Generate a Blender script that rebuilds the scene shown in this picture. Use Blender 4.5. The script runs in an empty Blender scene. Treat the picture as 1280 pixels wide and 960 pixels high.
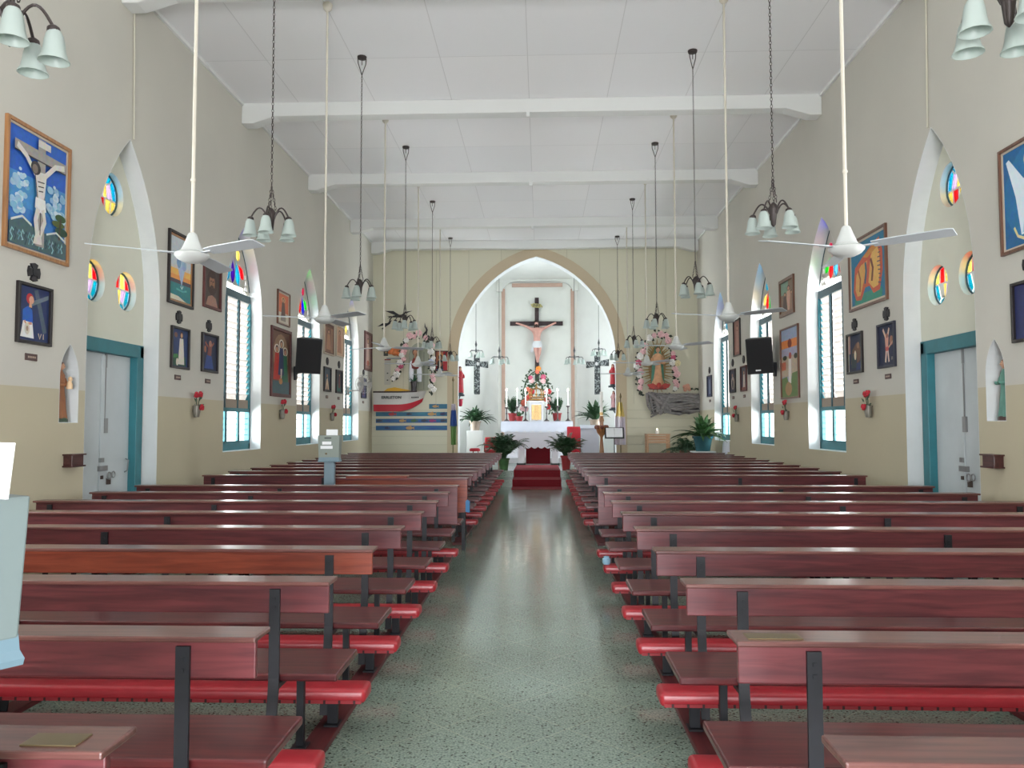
import bpy, bmesh, math, random
from mathutils import Vector, Matrix, Euler
from mathutils.geometry import tessellate_polygon
RND = random.Random(11)
SC = bpy.context.scene
COL = SC.collection
PI = math.pi

# ------------------------------------------------------------------ camera model
EYE = 1.55
CX = 0.19
F = 995.27
PITCH, YAW, ROLL = 0.0498, 0.0364, 0.0017
_fw = Vector((-math.sin(YAW)*math.cos(PITCH), math.cos(YAW)*math.cos(PITCH), math.sin(PITCH)))
_rt = Vector((math.cos(YAW), math.sin(YAW), 0))
_up = _rt.cross(_fw)
CRT = _rt*math.cos(ROLL) - _up*math.sin(ROLL)
CUP = _up*math.cos(ROLL) + _rt*math.sin(ROLL)
CFW = _fw
def ray(px, py):
    return CFW + CRT*((px-640)/F) - CUP*((py-480)/F)
def at(px, py, Y):
    v = ray(px, py); t = Y/v.y
    return Vector((CX+t*v.x, Y, EYE+t*v.z))
WX = 4.55                     # half width of the nave
CEIL = EYE+5.1
EW = 22.2                     # the wall with the arch
def onwall(side, px, py):
    X = -WX if side == 'L' else WX
    v = ray(px, py); t = (X-CX)/v.x
    return (t*v.y, EYE+t*v.z)

# ------------------------------------------------------------------ colour and materials
def lin1(c):
    c = c/255.0
    return c/12.92 if c <= 0.04045 else ((c+0.055)/1.055)**2.4
def lin(c):
    return (lin1(c[0]), lin1(c[1]), lin1(c[2]), 1.0)
MATS = {}
def mat(name, rgb, rough=0.5, metal=0.0, vary=0.0, scale=8.0, bump=0.0, spec=0.5, coat=0.0, stretch=(1, 1, 1), sheen=0.0):
    if name in MATS: return MATS[name]
    m = bpy.data.materials.new(name); m.use_nodes = True
    nt = m.node_tree; n = nt.nodes; b = n['Principled BSDF']
    b.inputs['Base Color'].default_value = lin(rgb)
    b.inputs['Roughness'].default_value = rough
    b.inputs['Metallic'].default_value = metal
    b.inputs['Specular IOR Level'].default_value = spec
    if coat:
        b.inputs['Coat Weight'].default_value = coat
        b.inputs['Coat Roughness'].default_value = 0.18
    if vary or bump:
        g = n.new('ShaderNodeNewGeometry')
        mp = n.new('ShaderNodeMapping'); mp.inputs['Scale'].default_value = stretch
        nz = n.new('ShaderNodeTexNoise'); nz.inputs['Scale'].default_value = scale; nz.inputs['Detail'].default_value = 5
        nt.links.new(g.outputs['Position'], mp.inputs['Vector']); nt.links.new(mp.outputs[0], nz.inputs['Vector'])
        if vary:
            cr = n.new('ShaderNodeValToRGB'); e = cr.color_ramp.elements
            l = lin(rgb)
            e[0].position = 0.3; e[1].position = 0.7
            e[0].color = tuple(max(0, x*(1-vary)) for x in l[:3])+(1,)
            e[1].color = tuple(min(1, x*(1+vary)) for x in l[:3])+(1,)
            nt.links.new(nz.outputs['Fac'], cr.inputs['Fac']); nt.links.new(cr.outputs[0], b.inputs['Base Color'])
        if bump:
            bp = n.new('ShaderNodeBump'); bp.inputs['Strength'].default_value = bump; bp.inputs['Distance'].default_value = 0.01
            nt.links.new(nz.outputs['Fac'], bp.inputs['Height']); nt.links.new(bp.outputs[0], b.inputs['Normal'])
    MATS[name] = m
    return m
GK = 0.62
def glass(name, rgb, gloss=0.04):
    if name in MATS: return MATS[name]
    m = bpy.data.materials.new(name); m.use_nodes = True
    nt = m.node_tree; n = nt.nodes; n.remove(n['Principled BSDF'])
    t = n.new('ShaderNodeBsdfTransparent'); l = lin(rgb); t.inputs['Color'].default_value = (l[0]*GK, l[1]*GK, l[2]*GK, 1)
    g = n.new('ShaderNodeBsdfGlossy'); g.inputs['Roughness'].default_value = 0.1
    x = n.new('ShaderNodeMixShader'); x.inputs[0].default_value = gloss
    nt.links.new(t.outputs[0], x.inputs[1]); nt.links.new(g.outputs[0], x.inputs[2])
    nt.links.new(x.outputs[0], n['Material Output'].inputs[0])
    MATS[name] = m
    return m
def translucent(name, rgb, k=0.5, rough=0.4):
    if name in MATS: return MATS[name]
    m = bpy.data.materials.new(name); m.use_nodes = True
    nt = m.node_tree; n = nt.nodes; b = n['Principled BSDF']
    b.inputs['Base Color'].default_value = lin(rgb); b.inputs['Roughness'].default_value = rough
    t = n.new('ShaderNodeBsdfTranslucent'); t.inputs['Color'].default_value = lin(rgb)
    x = n.new('ShaderNodeMixShader'); x.inputs[0].default_value = k
    nt.links.new(b.outputs[0], x.inputs[1]); nt.links.new(t.outputs[0], x.inputs[2])
    nt.links.new(x.outputs[0], n['Material Output'].inputs[0])
    MATS[name] = m
    return m
def glow(name, rgb, strength):
    if name in MATS: return MATS[name]
    m = bpy.data.materials.new(name); m.use_nodes = True
    nt = m.node_tree; n = nt.nodes; n.remove(n['Principled BSDF'])
    e = n.new('ShaderNodeEmission'); e.inputs[0].default_value = lin(rgb); e.inputs[1].default_value = strength
    nt.links.new(e.outputs[0], n['Material Output'].inputs[0])
    MATS[name] = m
    return m
def paint_mat():
    m = bpy.data.materials.new('painted_picture'); m.use_nodes = True
    nt = m.node_tree; n = nt.nodes; b = n['Principled BSDF']; b.inputs['Roughness'].default_value = 0.55
    a = n.new('ShaderNodeAttribute'); a.attribute_name = 'Col'
    g = n.new('ShaderNodeNewGeometry'); nz = n.new('ShaderNodeTexNoise'); nz.inputs['Scale'].default_value = 22; nz.inputs['Detail'].default_value = 4
    nt.links.new(g.outputs['Position'], nz.inputs['Vector'])
    mx = n.new('ShaderNodeMix'); mx.data_type = 'RGBA'; mx.blend_type = 'OVERLAY'; mx.inputs[0].default_value = 0.35
    nt.links.new(a.outputs['Color'], mx.inputs[6]); nt.links.new(nz.outputs['Color'], mx.inputs[7])
    nt.links.new(mx.outputs[2], b.inputs['Base Color'])
    MATS['paint'] = m
    return m
paint_mat()

def plaster(name, upper, lower, zsplit):
    m = bpy.data.materials.new(name); m.use_nodes = True
    nt = m.node_tree; n = nt.nodes; b = n['Principled BSDF']; b.inputs['Roughness'].default_value = 0.75
    b.inputs['Specular IOR Level'].default_value = 0.25
    g = n.new('ShaderNodeNewGeometry'); s = n.new('ShaderNodeSeparateXYZ'); nt.links.new(g.outputs['Position'], s.inputs[0])
    c = n.new('ShaderNodeMath'); c.operation = 'GREATER_THAN'; c.inputs[1].default_value = zsplit; nt.links.new(s.outputs['Z'], c.inputs[0])
    mx = n.new('ShaderNodeMix'); mx.data_type = 'RGBA'
    mx.inputs[6].default_value = lin(lower); mx.inputs[7].default_value = lin(upper); nt.links.new(c.outputs[0], mx.inputs[0])
    nz = n.new('ShaderNodeTexNoise'); nz.inputs['Scale'].default_value = 0.9; nz.inputs['Detail'].default_value = 6; nt.links.new(g.outputs['Position'], nz.inputs['Vector'])
    cr = n.new('ShaderNodeValToRGB'); cr.color_ramp.elements[0].color = (0.9, 0.9, 0.9, 1); cr.color_ramp.elements[1].color = (1.05, 1.04, 1.02, 1)
    nt.links.new(nz.outputs['Fac'], cr.inputs[0])
    mu = n.new('ShaderNodeMix'); mu.data_type = 'RGBA'; mu.blend_type = 'MULTIPLY'; mu.inputs[0].default_value = 1
    nt.links.new(mx.outputs[2], mu.inputs[6]); nt.links.new(cr.outputs[0], mu.inputs[7]); nt.links.new(mu.outputs[2], b.inputs['Base Color'])
    n2 = n.new('ShaderNodeTexNoise'); n2.inputs['Scale'].default_value = 14; n2.inputs['Detail'].default_value = 3; nt.links.new(g.outputs['Position'], n2.inputs['Vector'])
    bp = n.new('ShaderNodeBump'); bp.inputs['Strength'].default_value = 0.12; bp.inputs['Distance'].default_value = 0.01
    nt.links.new(n2.outputs['Fac'], bp.inputs['Height']); nt.links.new(bp.outputs[0], b.inputs['Normal'])
    MATS[name] = m
    return m

def boards(name, rgb, zmax):
    """cream wall: horizontal boarding low down, upright sheets with battens above"""
    m = bpy.data.materials.new(name); m.use_nodes = True
    nt = m.node_tree; n = nt.nodes; b = n['Principled BSDF']; b.inputs['Roughness'].default_value = 0.6
    g = n.new('ShaderNodeNewGeometry'); s = n.new('ShaderNodeSeparateXYZ'); nt.links.new(g.outputs['Position'], s.inputs[0])
    def math1(op, a, v):
        q = n.new('ShaderNodeMath'); q.operation = op; q.inputs[1].default_value = v; nt.links.new(a, q.inputs[0]); return q.outputs[0]
    def math2(op, a, c):
        q = n.new('ShaderNodeMath'); q.operation = op; nt.links.new(a, q.inputs[0]); nt.links.new(c, q.inputs[1]); return q.outputs[0]
    zl = math1('LESS_THAN', math1('FRACT', math1('MULTIPLY', s.outputs['Z'], 1/0.24), 0), 0.05)
    lowz = math1('LESS_THAN', s.outputs['Z'], zmax)
    h = math2('MULTIPLY', zl, lowz)
    xl = math1('LESS_THAN', math1('FRACT', math1('MULTIPLY', s.outputs['X'], 1/0.92), 0), 0.016)
    hi = math1('GREATER_THAN', s.outputs['Z'], zmax)
    v = math2('MULTIPLY', xl, hi)
    gr = math2('MAXIMUM', h, v)
    mx = n.new('ShaderNodeMix'); mx.data_type = 'RGBA'; l = lin(rgb)
    mx.inputs[6].default_value = l; mx.inputs[7].default_value = (l[0]*0.8, l[1]*0.8, l[2]*0.78, 1); nt.links.new(gr, mx.inputs[0])
    nt.links.new(mx.outputs[2], b.inputs['Base Color'])
    inv = math1('MULTIPLY', gr, -1.0)
    bp = n.new('ShaderNodeBump'); bp.inputs['Strength'].default_value = 0.6; bp.inputs['Distance'].default_value = 0.01
    nt.links.new(inv, bp.inputs['Height']); nt.links.new(bp.outputs[0], b.inputs['Normal'])
    MATS[name] = m
    return m

def terrazzo():
    m = bpy.data.materials.new('green_terrazzo'); m.use_nodes = True
    nt = m.node_tree; n = nt.nodes; b = n['Principled BSDF']
    g = n.new('ShaderNodeNewGeometry')
    mp = n.new('ShaderNodeMapping'); mp.inputs['Rotation'].default_value = (0, 0, PI/4); nt.links.new(g.outputs['Position'], mp.inputs['Vector'])
    # dark chips
    mp2 = n.new('ShaderNodeMapping'); mp2.inputs['Scale'].default_value = (1.0, 1.5, 1); nt.links.new(g.outputs['Position'], mp2.inputs['Vector'])
    w = n.new('ShaderNodeTexNoise'); w.inputs['Scale'].default_value = 30; w.inputs['Detail'].default_value = 1; nt.links.new(mp2.outputs[0], w.inputs['Vector'])
    add = n.new('ShaderNodeMix'); add.data_type = 'RGBA'; add.blend_type = 'ADD'; add.inputs[0].default_value = 0.03
    nt.links.new(mp2.outputs[0], add.inputs[6]); nt.links.new(w.outputs['Color'], add.inputs[7])
    vo = n.new('ShaderNodeTexVoronoi'); vo.inputs['Scale'].default_value = 42; nt.links.new(add.outputs[2], vo.inputs['Vector'])
    cr = n.new('ShaderNodeValToRGB'); e = cr.color_ramp.elements
    e[0].position = 0.24; e[0].color = (1, 1, 1, 1); e[1].position = 0.30; e[1].color = (0, 0, 0, 1)
    nt.links.new(vo.outputs['Distance'], cr.inputs[0])
    vs = n.new('ShaderNodeSeparateColor'); nt.links.new(vo.outputs['Color'], vs.inputs[0])
    th = n.new('ShaderNodeMath'); th.operation = 'GREATER_THAN'; th.inputs[1].default_value = 0.35; nt.links.new(vs.outputs[0], th.inputs[0])
    ch = n.new('ShaderNodeMath'); ch.operation = 'MULTIPLY'; nt.links.new(cr.outputs[0], ch.inputs[0]); nt.links.new(th.outputs[0], ch.inputs[1])
    # body colour
    nz = n.new('ShaderNodeTexNoise'); nz.inputs['Scale'].default_value = 90; nz.inputs['Detail'].default_value = 3; nt.links.new(g.outputs['Position'], nz.inputs['Vector'])
    c2 = n.new('ShaderNodeValToRGB'); c2.color_ramp.elements[0].position = 0.35; c2.color_ramp.elements[1].position = 0.65
    c2.color_ramp.elements[0].color = lin((100, 116, 104)); c2.color_ramp.elements[1].color = lin((140, 155, 143))
    nt.links.new(nz.outputs['Fac'], c2.inputs[0])
    m1 = n.new('ShaderNodeMix'); m1.data_type = 'RGBA'; m1.inputs[7].default_value = lin((38, 44, 38))
    nt.links.new(ch.outputs[0], m1.inputs[0]); nt.links.new(c2.outputs[0], m1.inputs[6])
    # diagonal joints
    br = n.new('ShaderNodeTexBrick'); br.offset = 0; br.inputs['Scale'].default_value = 1; br.inputs['Brick Width'].default_value = 0.45; br.inputs['Row Height'].default_value = 0.45
    br.inputs['Mortar Size'].default_value = 0.003; br.inputs['Mortar Smooth'].default_value = 0.2
    nt.links.new(mp.outputs[0], br.inputs['Vector'])
    m2 = n.new('ShaderNodeMix'); m2.data_type = 'RGBA'; m2.inputs[7].default_value = lin((165, 170, 150))
    mm = n.new('ShaderNodeMath'); mm.operation = 'MULTIPLY'; mm.inputs[1].default_value = 0.45; nt.links.new(br.outputs['Fac'], mm.inputs[0])
    nt.links.new(mm.outputs[0], m2.inputs[0]); nt.links.new(m1.outputs[2], m2.inputs[6]); nt.links.new(m2.outputs[2], b.inputs['Base Color'])
    # worn polish
    n3 = n.new('ShaderNodeTexNoise'); n3.inputs['Scale'].default_value = 3; nt.links.new(g.outputs['Position'], n3.inputs['Vector'])
    r3 = n.new('ShaderNodeMapRange'); r3.inputs[3].default_value = 0.09; r3.inputs[4].default_value = 0.18; nt.links.new(n3.outputs['Fac'], r3.inputs[0])
    nt.links.new(r3.outputs[0], b.inputs['Roughness'])
    MATS['terrazzo'] = m
    return m

def wood(name, c1, c2, rough=0.32, coat=0.25, scale=3.0, axis=0):
    if name in MATS: return MATS[name]
    m = bpy.data.materials.new(name); m.use_nodes = True
    nt = m.node_tree; n = nt.nodes; b = n['Principled BSDF']; b.inputs['Roughness'].default_value = rough
    b.inputs['Coat Weight'].default_value = coat; b.inputs['Coat Roughness'].default_value = 0.2
    g = n.new('ShaderNodeNewGeometry'); mp = n.new('ShaderNodeMapping')
    st = [14.0, 14.0, 14.0]; st[axis] = 1.0; mp.inputs['Scale'].default_value = st
    nt.links.new(g.outputs['Position'], mp.inputs['Vector'])
    nz = n.new('ShaderNodeTexNoise'); nz.inputs['Scale'].default_value = scale; nz.inputs['Detail'].default_value = 6; nz.inputs['Distortion'].default_value = 0.6
    nt.links.new(mp.outputs[0], nz.inputs['Vector'])
    cr = n.new('ShaderNodeValToRGB'); cr.color_ramp.elements[0].position = 0.32; cr.color_ramp.elements[1].position = 0.7
    cr.color_ramp.elements[0].color = lin(c1); cr.color_ramp.elements[1].color = lin(c2)
    nt.links.new(nz.outputs['Fac'], cr.inputs[0])
    n2 = n.new('ShaderNodeTexNoise'); n2.inputs['Scale'].default_value = 1.1; nt.links.new(g.outputs['Position'], n2.inputs['Vector'])
    c3 = n.new('ShaderNodeValToRGB'); c3.color_ramp.elements[0].color = (0.72, 0.72, 0.78, 1); c3.color_ramp.elements[1].color = (1.15, 1.1, 1.1, 1)
    nt.links.new(n2.outputs['Fac'], c3.inputs[0])
    mu = n.new('ShaderNodeMix'); mu.data_type = 'RGBA'; mu.blend_type = 'MULTIPLY'; mu.inputs[0].default_value = 1
    nt.links.new(cr.outputs[0], mu.inputs[6]); nt.links.new(c3.outputs[0], mu.inputs[7]); nt.links.new(mu.outputs[2], b.inputs['Base Color'])
    MATS[name] = m
    return m

def ceiling_mat():
    m = bpy.data.materials.new('white_ceiling_sheets'); m.use_nodes = True
    nt = m.node_tree; n = nt.nodes; b = n['Principled BSDF']; b.inputs['Roughness'].default_value = 0.6
    g = n.new('ShaderNodeNewGeometry')
    mp = n.new('ShaderNodeMapping'); mp.inputs['Location'].default_value = (1.2, 0, 0); nt.links.new(g.outputs['Position'], mp.inputs['Vector'])
    br = n.new('ShaderNodeTexBrick'); br.offset = 0; br.inputs['Scale'].default_value = 1; br.inputs['Brick Width'].default_value = 1.22; br.inputs['Row Height'].default_value = 3.6
    br.inputs['Mortar Size'].default_value = 0.006; br.inputs['Color1'].default_value = lin((238, 238, 239)); br.inputs['Color2'].default_value = lin((233, 234, 236)); br.inputs['Mortar'].default_value = lin((214, 214, 215))
    nt.links.new(mp.outputs[0], br.inputs['Vector']); nt.links.new(br.outputs['Color'], b.inputs['Base Color'])
    MATS['ceiling'] = m
    return m

# ------------------------------------------------------------------ mesh builder
class MB:
    def __init__(s): s.v = []; s.f = []; s.c = []; s.mi = []; s.M = Matrix.Identity(4); s.col = None; s.cur = 0
    def add(s, verts, faces):
        o = len(s.v)
        for p in verts: s.v.append(s.M @ Vector(p))
        for f in faces:
            s.f.append([i+o for i in f]); s.c.append(s.col); s.mi.append(s.cur)
        return s
    def box(s, c, d, rot=None):
        x, y, z = d[0]/2, d[1]/2, d[2]/2
        V = [Vector(p) for p in [(-x,-y,-z),(x,-y,-z),(x,y,-z),(-x,y,-z),(-x,-y,z),(x,-y,z),(x,y,z),(-x,y,z)]]
        if rot: E = Euler(rot).to_matrix(); V = [E @ p for p in V]
        V = [p+Vector(c) for p in V]
        return s.add(V, [(0,3,2,1),(4,5,6,7),(0,1,5,4),(1,2,6,5),(2,3,7,6),(3,0,4,7)])
    def b2(s, a, b):
        return s.box([(a[i]+b[i])/2 for i in range(3)], [abs(b[i]-a[i]) for i in range(3)])
    def plate(s, loops, t, fn):
        """polygon with holes; fn(u,v,w) maps to 3-D; w from 0 to t"""
        tri = tessellate_polygon([[Vector((u, v, 0)) for u, v in L] for L in loops])
        pts = [p for L in loops for p in L]; N = len(pts)
        V = [fn(u, v, 0) for u, v in pts]+[fn(u, v, t) for u, v in pts]
        Fc = [tuple(a) for a in tri]+[tuple(i+N for i in reversed(a)) for a in tri]
        o = 0
        for L in loops:
            k = len(L)
            for i in range(k):
                j = (i+1) % k; Fc.append((o+i, o+j, o+j+N, o+i+N))
            o += k
        return s.add(V, Fc)
    def flat(s, loops, fn):
        tri = tessellate_polygon([[Vector((u, v, 0)) for u, v in L] for L in loops])
        return s.add([fn(u, v) for L in loops for u, v in L], [tuple(a) for a in tri])
    def tube(s, path, r, n=8, cap=True, rs=None):
        P = [Vector(p) for p in path]; V = []; Fc = []
        ref = None
        for i, p in enumerate(P):
            t = (P[min(i+1, len(P)-1)]-P[max(i-1, 0)])
            if t.length < 1e-9: t = Vector((0, 0, 1))
            t.normalize()
            if ref is None: ref = Vector((1, 0, 0)) if abs(t.x) < 0.9 else Vector((0, 1, 0))
            a = t.cross(ref).normalized(); b = t.cross(a).normalized(); ref = b.cross(t) if False else ref
            rr = rs[i] if rs else r
            for k in range(n):
                q = 2*PI*k/n; V.append(p+a*(rr*math.cos(q))+b*(rr*math.sin(q)))
        for i in range(len(P)-1):
            for k in range(n):
                k2 = (k+1) % n; Fc.append((i*n+k, i*n+k2, (i+1)*n+k2, (i+1)*n+k))
        if cap: Fc.append(tuple(range(n-1, -1, -1))); Fc.append(tuple((len(P)-1)*n+k for k in range(n)))
        return s.add(V, Fc)
    def lathe(s, prof, n=16, c=(0, 0, 0), sy=1.0, a0=0):
        V = []; Fc = []; m = len(prof)
        for r, z in prof:
            for k in range(n):
                q = a0+2*PI*k/n; V.append((c[0]+r*math.cos(q), c[1]+sy*r*math.sin(q), c[2]+z))
        for i in range(m-1):
            for k in range(n):
                k2 = (k+1) % n; Fc.append((i*n+k, i*n+k2, (i+1)*n+k2, (i+1)*n+k))
        if prof[0][0] > 1e-6: Fc.append(tuple(range(n-1, -1, -1)))
        if prof[-1][0] > 1e-6: Fc.append(tuple((m-1)*n+k for k in range(n)))
        return s.add(V, Fc)
    def ball(s, c, r, n=10, m=6):
        if not isinstance(r, (tuple, list)): r = (r, r, r)
        V = []; Fc = []
        for i in range(m+1):
            th = PI*i/m
            for k in range(n):
                q = 2*PI*k/n; V.append((c[0]+r[0]*math.sin(th)*math.cos(q), c[1]+r[1]*math.sin(th)*math.sin(q), c[2]-r[2]*math.cos(th)))
        for i in range(m):
            for k in range(n):
                k2 = (k+1) % n; Fc.append((i*n+k, i*n+k2, (i+1)*n+k2, (i+1)*n+k))
        return s.add(V, Fc)
    def torus(s, c, R, r, n=16, m=6, axis='Z', sc=(1, 1)):
        V = []; Fc = []
        for i in range(n):
            a = 2*PI*i/n
            for k in range(m):
                b = 2*PI*k/m; rr = R+r*math.cos(b); x, y, z = rr*math.cos(a)*sc[0], rr*math.sin(a)*sc[1], r*math.sin(b)
                p = (x, y, z) if axis == 'Z' else ((x, z, y) if axis == 'Y' else (z, x, y))
                V.append((c[0]+p[0], c[1]+p[1], c[2]+p[2]))
        for i in range(n):
            for k in range(m):
                i2 = (i+1) % n; k2 = (k+1) % m; Fc.append((i*m+k, i2*m+k, i2*m+k2, i*m+k2))
        return s.add(V, Fc)
    def build(s, name, mats, parent=None, smooth=None, bevel=0, seg=2, recalc=True):
        me = bpy.data.meshes.new(name); me.from_pydata([tuple(p) for p in s.v], [], s.f)
        if not isinstance(mats, (list, tuple)): mats = [mats]
        for m in mats: me.materials.append(m)
        if any(s.mi):
            for i, p in enumerate(me.polygons): p.material_index = s.mi[i]
        bm = bmesh.new(); bm.from_mesh(me)
        if recalc: bmesh.ops.remove_doubles(bm, verts=bm.verts, dist=1e-6) if s.col is None else None
        if recalc: bmesh.ops.recalc_face_normals(bm, faces=bm.faces)
        if s.col is not None:
            lay = bm.loops.layers.float_color.new('Col')
            for i, f in enumerate(bm.faces):
                cc = lin(s.c[i] or (128, 128, 128))
                for l in f.loops: l[lay] = cc
        bm.to_mesh(me); bm.free()
        if smooth is not None:
            for p in me.polygons: p.use_smooth = True
            me.set_sharp_from_angle(angle=math.radians(smooth))
        o = bpy.data.objects.new(name, me); COL.objects.link(o)
        if parent is not None: o.parent = parent
        if bevel:
            md = o.modifiers.new('bevel', 'BEVEL'); md.width = bevel; md.segments = seg; md.limit_method = 'ANGLE'
        return o

def tag(o, label, cat, group=None, kind=None):
    o['label'] = label; o['category'] = cat
    if group: o['group'] = group
    if kind: o['kind'] = kind
    return o
def thing(name, label, cat, loc=(0, 0, 0), rz=0.0, group=None):
    o = bpy.data.objects.new(name, None); COL.objects.link(o); o.empty_display_size = 0.1
    o.location = loc; o.rotation_euler = (0, 0, rz)
    return tag(o, label, cat, group)
def struct(o): o['kind'] = 'structure'; return o
def dup(root, loc, rz=None, label=None, group=None):
    kids = {}
    for q in list(COL.objects):
        if q.parent is not None: kids.setdefault(q.parent, []).append(q)
    def cp(o, par):
        c = o.copy(); COL.objects.link(c); c.parent = par
        for ch in kids.get(o, []): cp(ch, c)
        return c
    r = cp(root, None); r.location = loc
    if rz is not None: r.rotation_euler = (0, 0, rz)
    if label: r['label'] = label
    if group: r['group'] = group
    return r
def text(name, body, size, m, parent, loc, rot=(PI/2, 0, 0), ext=0.002, sx=1.0, bold=0.0):
    cu = bpy.data.curves.new(name, 'FONT'); cu.body = body; cu.size = size; cu.extrude = ext; cu.align_x = 'CENTER'; cu.align_y = 'CENTER'; cu.offset = bold
    cu.materials.append(m); cu.resolution_u = 2
    t = bpy.data.objects.new(name, cu); COL.objects.link(t)
    bpy.context.view_layer.update(); dg = bpy.context.evaluated_depsgraph_get()
    me = bpy.data.meshes.new_from_object(t.evaluated_get(dg)); bpy.data.objects.remove(t); bpy.data.curves.remove(cu)
    if not me.materials: me.materials.append(m)
    o = bpy.data.objects.new(name, me); COL.objects.link(o); o.parent = parent; o.location = loc; o.rotation_euler = rot; o.scale = (sx, 1, 1)
    return o
def skin(name, joints, edges, m, parent, sub=2, root=0):
    me = bpy.data.meshes.new(name); me.from_pydata([j[:3] for j in joints], edges, [])
    o = bpy.data.objects.new(name, me); COL.objects.link(o); o.parent = parent
    md = o.modifiers.new('skin', 'SKIN'); md.use_smooth_shade = True
    for i, j in enumerate(joints):
        sv = me.skin_vertices[0].data[i]; r = j[3]; sv.radius = (r, r) if not isinstance(r, tuple) else r
        sv.use_root = (i == root)
    o.modifiers.new('sub', 'SUBSURF').levels = sub
    o.modifiers['sub'].render_levels = sub
    me.materials.append(m)
    return o
def gothic(cx, hw, z0, zs, za, n=10):
    """pointed arch outline, counter-clockwise from lower left"""
    h = za-zs; r = (hw*hw+h*h)/(2*hw)
    L = [(cx-hw, z0), (cx+hw, z0)]
    a1 = math.asin(min(1, h/r))
    for i in range(n+1):
        a = a1*i/n; L.append((cx+hw-r+r*math.cos(a), zs+r*math.sin(a)))
    for i in range(n-1, -1, -1):
        a = a1*i/n; L.append((cx-hw+r-r*math.cos(a), zs+r*math.sin(a)))
    return L
def circ(cx, cy, rx, ry=None, n=20, a0=0.0):
    ry = rx if ry is None else ry
    return [(cx+rx*math.cos(a0+2*PI*k/n), cy+ry*math.sin(a0+2*PI*k/n)) for k in range(n)]
# ------------------------------------------------------------------ shared materials
M_UP = plaster('nave_plaster', (198, 196, 187), (188, 180, 156), 1.9)
M_REC = mat('recess_cream', (208, 208, 192), 0.7, vary=0.03, scale=2)
M_END = boards('cream_boarding', (212, 209, 188), 2.1)
M_APSE = mat('apse_white', (228, 230, 228), 0.7, vary=0.03, scale=2)
M_CEIL = ceiling_mat()
M_WHITE = mat('white_paint', (222, 224, 222), 0.5)
M_REVEAL = mat('white_limewash', (214, 218, 218), 0.7, vary=0.04, scale=4)
M_TEAL = mat('teal_paint', (42, 112, 122), 0.45, vary=0.12, scale=5)
M_TEALD = mat('dark_teal_paint', (52, 84, 92), 0.5)
M_DOOR = mat('pale_grey_paint', (190, 197, 199), 0.5, vary=0.05, scale=3)
M_SLAT = translucent('white_louvre', (224, 220, 216), 0.26)
M_TAN = mat('tan_board', (150, 134, 118), 0.6)
M_BLACK = mat('black_metal', (18, 20, 27), 0.5, vary=0.2, scale=20)
M_GREY = mat('grey_metal', (86, 92, 100), 0.5, metal=0.3)
M_TERR = terrazzo()
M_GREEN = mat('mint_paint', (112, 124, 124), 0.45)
M_CONDUIT = mat('cream_conduit', (196, 192, 176), 0.5)
M_RUG = mat('dark_red_carpet', (122, 22, 34), 0.95, vary=0.18, scale=60, bump=0.4)
M_PINK = mat('pinkish_wood', (196, 164, 150), 0.5, vary=0.08, scale=3)
M_BAND = mat('arch_tan_band', (196, 180, 152), 0.6)
M_GROUND = mat('pale_yard', (150, 150, 140), 0.9)

# ------------------------------------------------------------------ floor, steps, ceiling
STEP1, STEP2, PZ = 19.6, 20.6, 0.34
MB().b2((-5.1, -3.9, -0.3), (5.1, STEP1+0.1, 0)).build('floor', M_TERR)['kind'] = 'structure'
m = MB(); m.b2((-5.1, STEP1, -0.3), (5.1, STEP2+0.05, 0.17)); m.b2((-5.1, STEP2, -0.3), (5.1, 28, PZ))
m.build('floor_sanctuary', M_TERR)['kind'] = 'structure'
MB().b2((-5.1, -3.9, CEIL), (5.1, EW+0.2, CEIL+0.2)).build('ceiling', M_CEIL)['kind'] = 'structure'

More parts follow.
